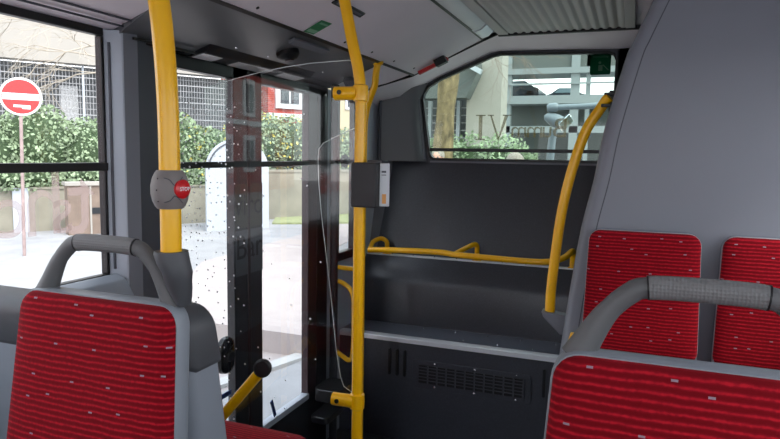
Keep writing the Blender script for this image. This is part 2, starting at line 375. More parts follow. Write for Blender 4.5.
# cove over the left windows (pale) and the dark header over the door
def cove(y0, y1, bulge=0): return MB().prism([(XL, .425-bulge), (-1.70, .440-bulge), (-1.58, .465-bulge), (-1.47, .505-bulge*.6), (-1.40, .535), (-1.38, .60), (XL, .60)], 'y', y0, y1)
cv = thing('cove_panel', 'pale lilac moulding above the left window with two fine grooves', 'moulding', (-1.6, 0, .43))
cvm = MB()
pr = [(XL, .432), (-1.775, .436), (-1.70, .452), (-1.58, .475), (-1.47, .508), (-1.395, .534), (-1.38, .60), (XL, .60)]
cvm.loft([[(x, YF, z) for x, z in pr], [(x, 1.815-max(0, (x+1.8))*.28, z) for x, z in pr]])
link('moulding', cvm, 'lilac', cv)
for (a, b) in ((-1.725, .4385), (-1.675, .4525)):
    link('groove', MB().box(a-.002, YF, b-.003, a+.002, 1.80, b+.004), 'pillardark', cv)
hd = thing('door_header', 'dark grey moulded header panel above the glazed door', 'header', (-1.6, 2.7, .41))
hp = [(XL, .405), (-1.775, .408), (-1.72, .430), (-1.62, .462), (-1.52, .492), (-1.43, .518), (-1.392, .532), (-1.385, .60), (XL, .60)]
hm = MB(); hm.loft([[(x, 1.818-max(0, (x+1.8))*.28, z) for x, z in hp], [(x, 3.58+max(0, (x+1.8))*-.3, z) for x, z in hp]])
link('moulding', hm, 'headliner', hd)
link('rounded_end', MB().lathe([(.0005, -.03), (.03, -.02), (.045, .0), (.03, .03)], (-1.62, 3.50, .435), (0, 0, -1)), 'pillardark', hd)
for y in (2.30, 2.55, 2.85, 3.1, 3.35): link('screw', MB().lathe([(.0005, 0), (.006, .001), (.006, .004)], (-1.60, y, .437), (.3, 0, 1), 8), 'screw', hd)
link('groove', MB().box(-1.765, 1.85, .400, -1.755, 2.2, .408), 'black', hd); link('groove', MB().box(-1.735, 1.85, .403, -1.728, 2.2, .413), 'black', hd)
# wedge shaped door lamp
dl = thing('door_lamp', 'dark wedge shaped lamp housing with pale lenses along the door header', 'lamp', (-1.7, 2.7, .38))
link('housing', MB().prism([(-1.79, .400), (-1.775, .398), (-1.705, .412), (-1.665, .450), (-1.64, .478), (-1.79, .478)], 'y', 2.22, 3.15), 'darkframe', dl, .004)
for y0, y1 in ((2.23, 2.36), (2.48, 2.78), (2.88, 3.10)):
    link('lens', MB().prism([(-1.772, .3965), (-1.712, .4085), (-1.712, .412), (-1.772, .402)], 'y', y0, y1), 'lamp_lens', dl)
# header strip lamp (flat plate) and speaker dome
hl = thing('plate', 'pale oblong plate on the dark header beside the round speaker', 'plate', (-1.48, 2.6, .48))
link('cover', MB().obox((-1.452, 2.68, .500), (.018, 0, .008), (0, .17, 0), (-.003, 0, .006)), 'pillargrey', hl, .003)
spk = thing('speaker', 'small round black speaker dome on the dark header', 'speaker', (-1.58, 2.62, .43))
link('dome', MB().lathe([(.055, -.012), (.055, .012), (.040, .028), (.02, .035), (.0005, .036)], (-1.565, 2.67, .472), (.25, 0, -1)), 'black', spk)
link('grille', MB().lathe([(.022, .034), (.022, .038), (.0005, .040)], (-1.565, 2.67, .472), (.25, 0, -1)), 'maroon', spk)
# cove behind the door header (pale)
c3 = MB().loft([[(x, 3.60+max(0, (x+1.8))*-.3, z) for x, z in pr], [(x, 3.985, z) for x, z in pr]])
c3t = thing('cove_panel', 'pale moulding between the door header and the rear window corner', 'moulding', (-1.6, 3.9, .43)); link('moulding', c3, 'lilac', c3t)

# ceiling stickers, grab recess, hammer
st = thing('sticker', 'green rectangular notice stuck on the sloping ceiling panel', 'sticker', (-1.33, 2.52, .55))
nx = Vector((.482, 0, -.876)); ux = Vector((.876, 0, .482)); cz = Vector((-1.292, 2.46, .578))
def cp(a, y): return Vector((-1.385+a*.876, y, .530+a*.476))+Vector((.476, 0, -.876))*.0015
link('backing', MB().add([cp(.005, 2.487), cp(.01, 2.571), cp(.105, 2.589), cp(.100, 2.50)], [(0, 1, 2, 3)]).add([cp(.005, 2.487)+nx*.002, cp(.01, 2.571)+nx*.002, cp(.105, 2.589)+nx*.002, cp(.100, 2.50)+nx*.002], [(0, 1, 2, 3)]), 'green', st)
def pl(a, y): return cp(a, y)+nx*.003
link('print', MB().add([pl(.014, 2.493), pl(.018, 2.566), pl(.040, 2.569), pl(.036, 2.497)], [(0, 1, 2, 3)]).add([pl(.078, 2.51), pl(.080, 2.576), pl(.092, 2.578), pl(.090, 2.51)], [(0, 1, 2, 3)]), 'palegreen', st)
gh = thing('vent_slot', 'dark slotted vent in the ceiling panel behind the curved yellow pole', 'vent', (-1.16, 2.3, .63))
def gz(a, y): return cp(a, y)
link('slot', MB().obox(cp(.217, 2.56), (0, .145, 0), ux*.017, nx*.004), 'darkframe', gh, .003)
link('insert', MB().obox(cp(.217, 2.56)+nx*.004, (0, .12, 0), ux*.006, nx*.002), 'pillargrey', gh)
hmr = thing('emergency_hammer', 'red emergency hammer in a black clip on the rear ceiling edge', 'hammer', (-1.25, 4.14, .56))
ha, hb = Vector((-1.345, 3.965, .532)), Vector((-1.165, 4.02, .628)); hu = (hb-ha).normalized()
link('hammer_handle', MB().obox((ha+hb)/2, hu*.105, Vector((-hu.z, 0, hu.x))*.013, (0, .014, 0)), 'red', hmr, .004)
link('clip', MB().obox(hb+Vector((-.035, -.045, -.022)), hu*.038, Vector((-hu.z, 0, hu.x))*.026, (0, .026, 0)), 'black', hmr, .005)

# ------------------------------------------------------------------ windows of the left wall
def window(name, y0, y1, bar=True, x=XL):
    t = thing(name, None, None, (x, (y0+y1)/2, -.475), structure=True)
    s = 1 if x < 0 else -1
    fr = MB()
    for a in ((y0, .406, y1, .438), (y0, -.475, y1, -.458), (y0, -.458, y0+.012, .406), (y1-.012, -.458, y1, .406)):
        fr.box(min(x-.027*s, x+.004*s), a[0], a[1], max(x-.027*s, x+.004*s), a[2], a[3])
    if bar: fr.box(min(x-.03*s, x+.010*s), y0, -.076, max(x-.03*s, x+.010*s), y1, -.046)
    link('window_frame', fr, 'black', t, .003)
    link('window_pane', MB().box(min(x-.008*s, x-.003*s), y0, -.47, max(x-.008*s, x-.003*s), y1, .42), 'glass', t)
    return t
wA = window('window_1', .30, 1.775); window('window_2', YF+.12, .18)
for i, (a, b) in enumerate(((1.3, 2.7), (-.6, 1.2), (YF+.12, -.7))): window('window_%d' % (6+i), a, b, x=XR)
# mirrored advertising letters on the outside of the left window
for s, y, z, sz in (('t', 1.665, -.185, .36), ('s', 1.585, -.21, .25), ('h', 1.515, -.185, .33), ('c', 1.40, -.20, .26), ('n', 1.30, -.2, .25)):
    text('letter', s, sz, (XL-.010, y, z), (0, -1, 0), (0, 0, 1), M['frost'], wA)
# small window behind the door
t = thing('window_3', None, None, (XL, 3.83, -.70), structure=True)
link('window_frame', MB().box(XL-.03, 3.69, .36, XL+.01, 3.96, .41).box(XL-.03, 3.69, -.71, XL+.01, 3.96, -.655).box(XL-.03, 3.69, -.655, XL+.01, 3.715, .36).box(XL-.03, 3.945, -.655, XL+.01, 3.96, .36), 'black', t)
link('window_pane', MB().box(XL-.02, 3.70, -.68, XL-.015, 3.96, .38), 'glass', t)

# pillar between window and door
pl_ = MB(); prof = [(XL, 1.785), (-1.765, 1.80), (-1.752, 1.815), (-1.752, 1.83), (-1.760, 1.835), (-1.760, 1.85), (-1.752, 1.855)]
pt = thing('trim_1', None, None, (-1.76, 1.9, ZF), structure=True)
link('cover', MB().prism([(XL, 1.776), (-1.752, 1.804), (-1.745, 1.810), (-1.745, 1.84), (XL, 1.84)], 'z', ZF, .43), 'wallgrey', pt, .003)
link('groove', MB().tube([(-1.7825, 1.7845, .385), (-1.7825, 1.7845, .0), (-1.7825, 1.7845, -.44)], .005), 'pillardark', pt)
link('side_cover', MB().prism([(XL, 1.815), (-1.7445, 1.815), (-1.735, 1.874), (XL, 1.874)], 'z', ZF, .425), 'pillargrey', pt)  # shade of the face turned from the window put into a darker grey
link('inner_cover', MB().prism([(XL, 1.874), (-1.7355, 1.874), (-1.765, 1.976), (-1.775, 2.02), (XL, 2.02)], 'z', ZF, .41), 'pillardark', pt)  # shade on this face painted as a still darker grey
link('ledge', MB().prism([(XL, -.468), (-1.775, -.455), (-1.73, -.475), (-1.70, -.53), (-1.70, -.80), (XL, -.80)], 'y', 1.36, 1.79), 'shell', pt, .006)

# ------------------------------------------------------------------ glazed double door
dr = thing('door_1', None, None, (XL, 2.75, ZF), structure=True)
def dbox(y0, z0, y1, z1, mt, nm, x0=XL-.035, x1=XL+.012, bv=.004): return link(nm, MB().box(x0, y0, z0, x1, y1, z1), mt, dr, bv)
dbox(2.02, ZF+.03, 2.10, .40, 'black', 'door_stile'); dbox(2.545, ZF+.03, 2.66, .40, 'darkframe', 'door_stile'); dbox(2.67, ZF+.03, 2.79, .40, 'darkframe', 'door_stile')
dbox(2.655, ZF+.03, 2.68, .40, 'maroon', 'door_seal', XL-.03, XL+.016)
dbox(3.29, ZF+.03, 3.40, .40, 'maroon', 'door_stile'); dbox(3.40, ZF+.03, 3.54, .40, 'black', 'door_stile')
dbox(2.02, .345, 3.54, .405, 'black', 'door_rail'); dbox(2.02, ZF, 3.54, -1.475, 'darkframe', 'door_rail')
dbox(2.79, -1.50, 3.30, -1.465, 'wallgrey', 'door_rail', XL-.03, XL+.016)
dbox(2.09, -.074, 2.555, -.046, 'black', 'crossbar', XL-.02, XL+.014); dbox(2.78, -.074, 3.30, -.046, 'black', 'crossbar', XL-.02, XL+.014)
link('door_pane', MB().box(XL-.012, 2.09, -1.5, XL-.006, 2.555, .36), 'glass', dr); link('door_pane', MB().box(XL-.012, 2.78, -1.5, XL-.006, 3.30, .36), 'glass', dr)
sb1 = link('reflection_band', MB().box(XL+.0125, 2.552, -.610, XL+.0135, 2.79, -.385), 'reflgrey', dr)  # grey band of a reflection, painted on the mullion
text('lettering', 'Bar', .17, (XL+.0142, 2.668, -.475), (0, 1, 0), (0, 0, 1), M['reflletter'], sb1)  # reflected letters built as solid lettering on the band
sb2 = link('reflection_band', MB().box(XL+.0125, 2.552, -.372, XL+.0135, 2.79, -.155), 'reflolive', dr)  # olive band of the same painted reflection
text('lettering', 'viro', .155, (XL+.0142, 2.668, -.262), (0, 1, 0), (0, 0, 1), M['reflletter'], sb2)  # reflected letters, also built as lettering
lk = MB(); lk.pillow([(a, b) for a, b in rrect(2.405, -1.065, 2.52, -.885, .05)], [(0, 0), (.004, .022), (.02, .032)], lambda x, dd, z: Vector((XL+.005+dd, x, z)))
kb = link('lock_knob', lk, 'blackgloss', dr); link('lock_button', MB().lathe([(.028, 0), (.024, .014), (.0005, .016)], (XL+.037, 2.462, -.975), (1, 0, 0)), 'black', kb)
for z in (-1.17,): link('strap', MB().box(XL+.013, 2.40, z-.012, XL+.018, 2.50, z+.012), 'blue', dr)
link('strap', MB().obox((XL+.02, 2.88, -1.40), (0, .02, -.05), (0, .01, .004), (.003, 0, 0)), 'blue', dr)
# swing shaft of the rear door leaf
sh = thing('door_shaft', 'upright dark round shaft of the door mechanism beside the rear door leaf', 'shaft', (-1.745, 3.52, ZF+.0))
link('shaft', MB().tube([(-1.735, 3.53, ZF+.02), (-1.735, 3.53, .42)], .026), 'darkframe', sh)
link('lower_arm', MB().prism(rrect(-1.76, 3.30, -1.58, 3.52, .04), 'z', -1.51, -1.43), 'black', sh, .006)
link('lower_arm', MB().prism(rrect(-1.74, 3.22, -1.62, 3.46, .03), 'z', -1.61, -1.57), 'black', sh, .006)
kn = thing('rubber_buffer', 'small round black knob facing in beside the narrow side window', 'buffer', (-1.74, 3.62, -.05))
link('stem', MB().tube([(-1.795, 3.66, -.045), (-1.73, 3.63, -.045)], .010), 'black', kn)
link('disc', MB().lathe([(.0005, -.008), (.036, -.006), (.042, .004), (.030, .014), (.0005, .018)], (-1.71, 3.62, -.045), (1, -.3, 0)), 'black', kn)

# ------------------------------------------------------------------ rear wall, rear window
ZB = -.045
WO = [(-.14, -.035), (-.13, .64), (-.15, .685), (-.19, .701), (-.913, .719), (-.969, .707), (-1.345, .559), (-1.44, .505), (-1.475, .45), (-1.482, .404), (-1.425, .02), (-1.405, -.02), (-1.38, -.035)]
bwm = MB()                                          # wall around the opening, built as a ring
OUT = [(-.14, ZB-.6), (XR+.05, .92), (XR+.05, .92), (-.19, .92), (-.913, .92), (-.969, .92), (-1.345, .92), (XL-.05, .92), (XL-.05, .92), (XL-.05, .404), (XL-.05, .02), (XL-.05, -.02), (-1.38, ZB-.6)]
n = len(WO)
for y in (YB, YB+.08):
    bwm.add([(x, y, z) for x, z in WO]+[(x, y, z) for x, z in OUT], [(i, (i+1) % n, n+(i+1) % n, n+i) for i in range(n-1)]+[(n-1, 0, n, 2*n-1)])
bwm.add([(x, YB, z) for x, z in WO]+[(x, YB+.08, z) for x, z in WO], [(i, (i+1) % n, n+(i+1) % n, n+i) for i in range(n)])
bwm.box(XL-.05, YB, ZF, XR+.05, YB+.08, ZB-.01); bwm.box(-.13, YB, ZB-.01, XR+.05, YB+.08, .92)
struct('wall_rear', bwm, 'pillardark')
rwn = thing('window_4', None, None, (-.8, YB, -.04), structure=True)
def ring(outl, ins, y0, y1):
    O = [Vector(p) for p in outl]; c = []
    nn = len(O)
    for i in range(nn):
        a = (O[i]-O[i-1]).normalized(); b = (O[(i+1) % nn]-O[i]).normalized(); t = (a+b).normalized(); nr = Vector((-t.y, t.x)); k = 1/max(.5, nr.dot(Vector((-a.y, a.x))))
        c.append(O[i]+nr*ins*k)
    mb = MB(); v = [(p.x, y, p.y) for y in (y0, y1) for p in O]+[(p.x, y, p.y) for y in (y0, y1) for p in c]
    fc = []
    for i in range(nn):
        j = (i+1) % nn
        fc += [(i, j, 2*nn+j, 2*nn+i), (nn+i, nn+j, 3*nn+j, 3*nn+i), (2*nn+i, 2*nn+j, 3*nn+j, 3*nn+i), (i, j, nn+j, nn+i)]
    return mb.add(v, fc)
link('window_frame', ring(WO, .017, YB-.012, YB+.03), 'black', rwn)
link('window_pane', MB().prism(WO, 'y', YB+.034, YB+.040), 'rearglass', rwn)
link('guard_bar', MB().box(-1.41, YB+.005, .030, -.14, YB+.02, .054), 'black', rwn)
link('sill_edge', MB().box(-1.40, YB-.02, -.052, -.1, YB, -.040), 'pillargrey', rwn)
# green exit notice on the rear window
cx, cz2 = -.243, .620
gs = link('notice', MB().prism(rrect(cx-.066, cz2-.066, cx+.066, cz2+.066, .012), 'y', YB+.028, YB+.033), 'darkgreen', rwn)
text('lettering', 'Notausstieg', .020, (cx, YB+.026, cz2+.052), (1, 0, 0), (0, 0, 1), M['midgreen'], gs)
link('pictogram', MB().box(cx-.012, YB+.025, cz2-.040, cx+.014, YB+.027, cz2-.004).lathe([(.009, 0), (.009, .002)], (cx-.004, YB+.027, cz2+.012), (0, -1, 0), 12).obox((cx+.034, YB+.026, cz2-.02), (.018, 0, -.018), (.002, 0, .002), (0, .001, 0)), 'midgreen', gs)
# mirrored shop name on the outside of the rear window: reads "Bumm VI" from the street
def letter_poly(parts, nm='letter'):
    mb = MB()
    for p in parts: mb.prism(p, 'y', YB+.042, YB+.044)
    link(nm, mb, 'darkletter', rwn)
x0, zt, zb = -1.045, .295, .115                     # the mirrored "IV"
letter_poly([[(x0-.013, zb), (x0+.013, zb), (x0+.013, zt), (x0-.013, zt)], [(x0-.035, zt-.008), (x0+.035, zt-.008), (x0+.035, zt), (x0-.035, zt)], [(x0-.035, zb), (x0+.035, zb), (x0+.035, zb+.008), (x0-.035, zb+.008)]])
x1 = -.915
letter_poly([[(x1-.064, zt), (x1-.052, zt), (x1+.004, zb+.02), (x1-.002, zb)], [(x1+.044, zt), (x1+.070, zt), (x1+.006, zb), (x1-.004, zb)], [(x1-.08, zt-.008), (x1-.035, zt-.008), (x1-.035, zt), (x1-.08, zt)], [(x1+.028, zt-.008), (x1+.09, zt-.008), (x1+.09, zt), (x1+.028, zt)]])
for s, xx, sz in (('m', -.77, .16), ('m', -.66, .16), ('u', -.575, .16), ('B', -.485, .19)):
    text('letter', s, sz, (xx, YB+.043, .185 if s != 'B' else .195), (-1, 0, 0), (0, 0, 1), M['darkletter'], rwn)
# pale trim between ceiling and rear window
A = [(XL, .41), (-1.66, .455), (-1.40, .525), (-1.19, .638), (-.965, .755), (-.87, .795), (-.76, .803), (-.05, .798), (.3, .798), (XR, .798)]
B = [(XL, .33), (-1.60, .40), (-1.46, .515), (-1.345, .572), (-.975, .722), (-.915, .733), (-.76, .731), (-.16, .716), (.3, .716), (XR, .716)]
mid = [((a[0]+b[0])/2, (a[1]+b[1])/2+.018) for a, b in zip(A, B)]
ya = lambda x: 3.99 if x < -1.42 else (4.00+(x+1.42)*.32 if x < -.96 else 4.155)
rt = thing('trim_2', None, None, (-.8, 4.3, .5), structure=True)
link('moulding', MB().sheet([[(x, ya(x), z) for x, z in A], [(x, 4.27, z) for x, z in mid], [(x, YB-.03, z) for x, z in B], [(x, YB, z-.002) for x, z in B]]), 'lilac', rt)
for i in range(len(A)-3): link('seam', MB().tube([(A[i][0], ya(A[i][0])-.002, A[i][1]-.003), (A[i+1][0], ya(A[i+1][0])-.002, A[i+1][1]-.003)], .006, 6), 'black', rt)
# dark corner cover left of the rear window
cc = thing('corner_cover', 'dark grey moulded corner cover left of the rear window', 'cover', (-1.6, 4.35, -.04))
link('cover', MB().loft([[(XL, 4.44, z), (-1.775, 4.33, z), (-1.745, 4.315, z), (-1.50-e, 4.36, z), (-1.455-e, 4.40, z), (-1.43-e, 4.448, z)] for z, e in ((-.045, 0), (.2, .03), (.404, .055))] +
     [[(XL, 4.44, .50), (-1.76, 4.34, .49), (-1.72, 4.325, .50), (-1.52, 4.36, .535), (-1.47, 4.40, .53), (-1.43, 4.448, .52)]]), 'headliner', cc)
link('edge_strip', MB().tube([(-1.755, 4.318, -.04), (-1.755, 4.318, .20), (-1.750, 4.320, .42), (-1.70, 4.33, .50)], .012), 'pillardark', cc)
link('edge_strip', MB().tube([(-1.445, 4.43, -.03), (-1.475, 4.43, .20), (-1.502, 4.43, .42), (-1.47, 4.43, .50)], .012), 'pillargrey', cc)

# ------------------------------------------------------------------ rear platform (engine cover)
XE = XR-.004
ec = thing('engine_cover', 'dark speckled stepped platform across the rear below the window', 'platform', (-1.0, 4.1, ZF))
link('upper_panel', MB().add([(-1.74, 4.24, -.715), (XE, 4.24, -.715), (XE, 4.44, -.05), (-1.69, 4.44, -.05), (-1.74, 4.26, -.73), (XE, 4.26, -.73), (XE, 4.46, -.05), (-1.69, 4.46, -.05)], [(0, 1, 2, 3), (7, 6, 5, 4), (0, 4, 5, 1), (3, 2, 6, 7), (0, 3, 7, 4), (1, 5, 6, 2)]), 'panel', ec)
link('step', MB().prism([(3.75, ZF), (3.75, -1.19), (4.06, -1.185), (4.06, -.90), (4.075, -.855), (4.19, -.722), (4.27, -.715), (4.27, ZF)], 'x', XL+.002, XE), 'panel', ec, .006)
link('side_fill', MB().prism([(4.22, -.72), (4.24, -.72), (4.44, -.05), (4.44, -.72)], 'x', XL, -1.70), 'pillargrey', ec)
link('metal_edge', MB().box(XL+.01, 4.186, -.727, XE, 4.232, -.716), 'alu', ec, .002)
link('shelf_sheen', MB().box(XL+.003, 3.785, -1.19, XE, 4.055, -1.1815), 'shelfglow', ec)  # thin sheet added to paint the window sheen on the shelf top
link('metal_edge', MB().prism([(3.735, -1.212), (3.735, -1.186), (3.745, -1.179), (3.79, -1.179), (3.79, -1.186), (3.745, -1.212)], 'x', XL+.01, XE), 'alu', ec)
for i in range(11):
    for yy, o in ((3.84, 0), (4.0, .12)):
        x = -1.62+i*.22+o
        if x < XE-.05: link('screw', MB().lathe([(.006, 0), (.005, .003), (.0005, .004)], (x, yy, -1.181), (0, 0, 1), 8), 'screw', ec)
for i in range(15): link('screw', MB().lathe([(.005, 0), (.004, .003), (.0005, .004)], (-1.6+i*.16, 4.208, -.716), (0, 0, 1), 8), 'screw', ec)
for x in (-1.43, -1.378, -1.325, -.435, -.385):
    link('vent_slot', MB().prism(rrect(x-.009, -1.44, x+.009, -1.265, .0085), 'y', 3.742, 3.752), 'black', ec)
vg = thing('vent_grille', 'black louvred vent grille low on the front of the rear platform', 'grille', (-.89, 3.745, -1.46))
link('frame', MB().prism(rrect(-1.27, -1.50, -.51, -1.315, .02), 'y', 3.743, 3.75), 'panel', vg, .002)
link('opening', MB().prism(rrect(-1.225, -1.462, -.555, -1.345, .004), 'y', 3.738, 3.744), 'black', vg)
for i in range(11): link('bar', MB().box(-1.225+.0609*(i+1)-.0045-.0, 3.733, -1.462, -1.225+.0609*(i+1)+.0045, 3.74, -1.345), 'panel', vg)
for i in range(5): link('slat', MB().box(-1.225, 3.735, -1.445+i*.021, -.555, 3.739, -1.440+i*.021), 'pillardark', vg)
for x in (-1.12, -.86, -.6):
    for z in (-1.482, -1.33): link('screw', MB().lathe([(.006, 0), (.0005, .003)], (x, 3.743, z), (0, -1, 0), 8), 'screw', vg)

# ------------------------------------------------------------------ engine tower with fixed seats
to = thing('engine_tower', 'tall grey moulded housing on the right that leans away towards the ceiling', 'housing', (.35, 3.4, ZF))
edge = smooth([(.06, .70, 0), (.033, .624, 0), (.0, .545, 0), (-.033, .465, 0), (-.058, .395, 0), (-.124, .115, 0), (-.156, -.091, 0), (-.198, -.302, 0), (-.231, -.563, 0), (-.265, -.878, 0), (-.29, -1.12, 0), (-.33, ZF, 0)], 4)
T = [(p.x, p.y) for p in edge]
def trow(dx, y): return [(x+dx, y, z) for x, z in T]
tw = MB().sheet([trow(.03, 3.73), trow(.005, 3.70), trow(0, 2.80), trow(.004, 2.778), trow(.014, 2.762), trow(.030, 2.753), trow(.052, 2.75), [(XR-.01, 2.75, z) for x, z in T]])
link('shell', tw, 'tower', to, sharp=60)
link('top', MB().prism([(.055, 2.75), (XR, 2.75), (XR-.01, 3.7), (.09, 3.7)], 'z', .695, .78), 'tower', to)
link('seam', MB().tube([(x+.064, 2.7505, z) for x, z in T], .0022, 6), 'pillardark', to)

PADST = [(0, 0), (-.004, -.012), (.0, -.028), (.012, -.038), (.035, -.043), (.08, -.046), (.14, -.048)]
def seat(label, cx, y0, back=False, cap=False, handle=False, group=None, hw=.232, ztop=-.342, zb=-.85, flare=.024, zc=-.88, deck=-1.25, base=True, lean=.12, sm=.005, name='bus_seat', lip=True):
    s = -1 if back else 1
    t = thing(name, label, 'seat', (cx, y0, deck), group)
    def X(x, y, z): return Vector((cx+s*x, y0+s*(y+(min(0, z-ztop))*lean), z))
    o = rrect(-hw-flare, zb, hw+flare, ztop, .045, xt0=-hw, xt1=hw)
    link('backrest_pad', MB().pillow(o, [(0, 0), (-.002, -.010), (.002, -.020), (.012, -.028), (.035, -.034), (.08, -.038), (.13, -.040)], X), 'red_cloth', t, sharp=70)
    o2 = rrect(-hw-flare-sm, zb-.06, hw+flare+sm, ztop+sm, .045+sm, xt0=-hw-sm, xt1=hw+sm)
    link('backrest_shell', MB().pillow(o2, [(.010, -.012), (.002, -.014), (0, -.006), (0, .026 if not cap else .07), (.012, .042 if not cap else .09), (.04, .05 if not cap else .10)], X), 'shell', t, sharp=50)
    if lip: link('piping', MB().tube([X(x, -.006, z) for x, z in o+o[:1]], .0032, 8), 'trimwhite', t)
    if cap:
        oc = rrect(-hw-.022, ztop-.130, hw+.024, ztop+.020, .06, xt0=-hw-.016, xt1=hw+.018, rb=.015)
        link('top_cap', MB().pillow(oc, [(.01, -.016), (0, -.008), (0, .074), (.012, .096), (.04, .106)], X), 'cap', t, sharp=50)
    # cushion
    def Y(x, y, z): return Vector((cx+s*x, y0+s*(-z), zc-y))
    oq = rrect(-.225, .11, .225, .50, .05)
    link('cushion', MB().pillow(oq, [(0, .03), (-.004, .01), (0, -.012), (.015, -.028), (.05, -.036), (.1, -.038)], Y), 'red_cushion', t, sharp=70)
    link('seat_pan', MB().pillow(rrect(-.235, .08, .235, .512, .055), [(.03, .09), (.005, .06), (0, .03), (.006, .022)], Y), 'shell', t)
    if base:
        m2 = MB(); a = X(0, 0, 0); m2.obox((cx, y0-s*.27, (zc-.09+deck)/2), (.05, 0, 0), (0, .13, 0), (0, 0, (zc-.09-deck)/2)); link('pedestal', m2, 'cap', t, .01)
    if handle:
        pts = [(-.196, ztop-.012), (-.182, -.325), (-.152, -.272), (-.118, -.236), (-.088, -.222), (0, -.219), (.088, -.222), (.118, -.236), (.152, -.272), (.182, -.325), (.196, ztop-.012)]
        P = smooth([X(x, .022, z) for x, z in pts], 5)
        def sec(P, w): return MB().tube(P, w, 16, up=(0, 1, 0), flat=.85)
        k = len(P); rad = [.030-.0115*min(1, min(i, k-1-i)/11) for i in range(k)]
        link('grab_handle', sec(P, rad), 'handle', t, sharp=50)
        g = [p for p in P if abs(p.x-cx) <= .089]
        G = [g[0]]+g+[g[-1]]
        link('handle_grip', sec(g, .0205), 'grip', t, sharp=50)
        for a_, b_ in ((g[0], g[1]), (g[-1], g[-2])):
            dv = (b_-a_).normalized(); link('grip_seam', MB().tube([a_-dv*.0015, a_+dv*.0015], .0210, 16, up=(0, 1, 0), flat=.86), 'black', t)
    return t
seatL = seat('red patterned bus seat with arched grab handle beside the pole with the stop button', -1.146, 1.1, handle=True, group='seats with grab handles facing the camera')
seatR = copy_tree(seatL); seatR.location.x = .121; seatR.location.z += .007; seatR['label'] = 'red patterned bus seat with arched grab handle in the right foreground'
b1 = seat('grey backed seat with charcoal cap, back to back with the left red seat', -1.140, 1.24, hw=.188, flare=.014, ztop=-.392, zc=-.940, back=True, cap=True, group='seats standing back to back behind the front row')
b2 = copy_tree(b1); b2.location.x = -1.558; b2.location.z -= .018; b2['label'] = 'seat with charcoal cap at the far left edge beside the window, mostly hidden'
f1 = seat('red patterned seat fixed to the grey tower, the one nearer the yellow poles', .052, 2.69, hw=.206, ztop=-.292, zb=-.80, flare=.010, zc=-.86, deck=-1.25, lean=.03, sm=.002, group='seats fixed to the engine tower', base=True)
f2 = copy_tree(f1); f2.location.x = .541; f2['label'] = 'red patterned seat fixed to the grey tower, cut off by the right edge'

pf = MB(); pf.box(XL+.004, .45, ZF, -.80, 1.86, -1.25)
link('seat_platform', pf, 'floor'); tag(bpy.data.objects['seat_platform'], 'low raised platform under the left seats', 'platform')
pf2 = link('seat_platform', MB().box(-.20, .45, ZF, XR-.004, 2.745, -1.25), 'floor'); tag(pf2, 'low raised platform under the right seats in front of the tower', 'platform')

# ------------------------------------------------------------------ yellow poles
RP = .0215
# pole 1 with socket and stop button
p1 = thing('grab_pole', 'curved yellow pole with the red stop button beside the left seat', 'pole', (-.938, 1.1, -.25))
link('tube', MB().tube(smooth([(-.9385, 1.1, -.235), (-.9375, 1.1, -.157), (-.938, 1.1, -.041), (-.939, 1.1, .081), (-.945, 1.1, .201), (-.958, 1.1, .318), (-.985, 1.1, .45), (-1.03, 1.1, .58), (-1.09, 1.1, .69)], 8), RP+.001, 20), 'yellow', p1)
link('socket', MB().loft([[(cxx+math.cos(a)*rx, 1.1+yy+math.sin(a)*ry, z) for a in [2*math.pi*k/20 for k in range(20)]] for cxx, yy, rx, ry, z in
     ((-.938, 0, .027, .027, -.219), (-.938, 0, .036, .036, -.218), (-.938, 0, .0375, .037, -.226), (-.932, .0, .036, .036, -.245), (-.924, .002, .032, .034, -.265), (-.926, .006, .030, .030, -.285), (-.926, .012, .026, .028, -.303), (-.924, .018, .018, .024, -.325), (-.924, .024, .010, .018, -.345))]), 'cap', p1)
sb = thing('stop_button', 'grey ball shaped stop button housing with red button on the curved pole', 'button', (-.938, 1.1, -.10))
zc0 = -.083
link('housing', MB().lathe([(.022, -.042), (.027, -.0415), (.0315, -.036), (.037, -.024), (.0403, -.009), (.0403, .009), (.037, .024), (.0315, .036), (.027, .0415), (.022, .042)], (-.938, 1.1, zc0), (0, 0, 1), 32), 'stopgrey', sb)
bd = Vector((.99, -.13, 0)).normalized(); bc = Vector((-.938, 1.1, zc0+.002))
link('red_button', MB().lathe([(.0215, .028), (.0205, .040), (.016, .0435), (.0005, .0450)], bc, bd, 28), 'red', sb)
text('lettering', 'STOP', .0115, bc+bd*.0449, Vector((0, 0, 1)).cross(bd), (0, 0, 1), M['white'], sb, .0004)
for dz in (-.024, .0, .024):
    link('screw_hole', MB().lathe([(.0018, .0), (.0005, .002)], Vector((-.938, 1.1, zc0+dz))+Vector((-.02, -.99, 0)).normalized()*(.0405-abs(dz)*.16), (0, -1, 0), 8), 'black', sb)
link('seam', MB().tube(smooth([Vector((-.938, 1.1, zc0))+Vector((math.sin(a), -math.cos(a), 0))*.0402+Vector((0, 0, h)) for a, h in ((-.2+.6, .026), (.1+.6, .022), (.35+.6, .010), (.6+.6, .018), (.8+.6, .028))], 4), .0009, 6), 'pillardark', sb)
link('seam', MB().tube(smooth([Vector((-.938, 1.1, zc0))+Vector((math.sin(a), -math.cos(a), 0))*.0402+Vector((0, 0, h)) for a, h in ((-.2+.6, -.026), (.1+.6, -.022), (.35+.6, -.012), (.6+.6, -.02), (.8+.6, -.028))], 4), .0009, 6), 'pillardark', sb)

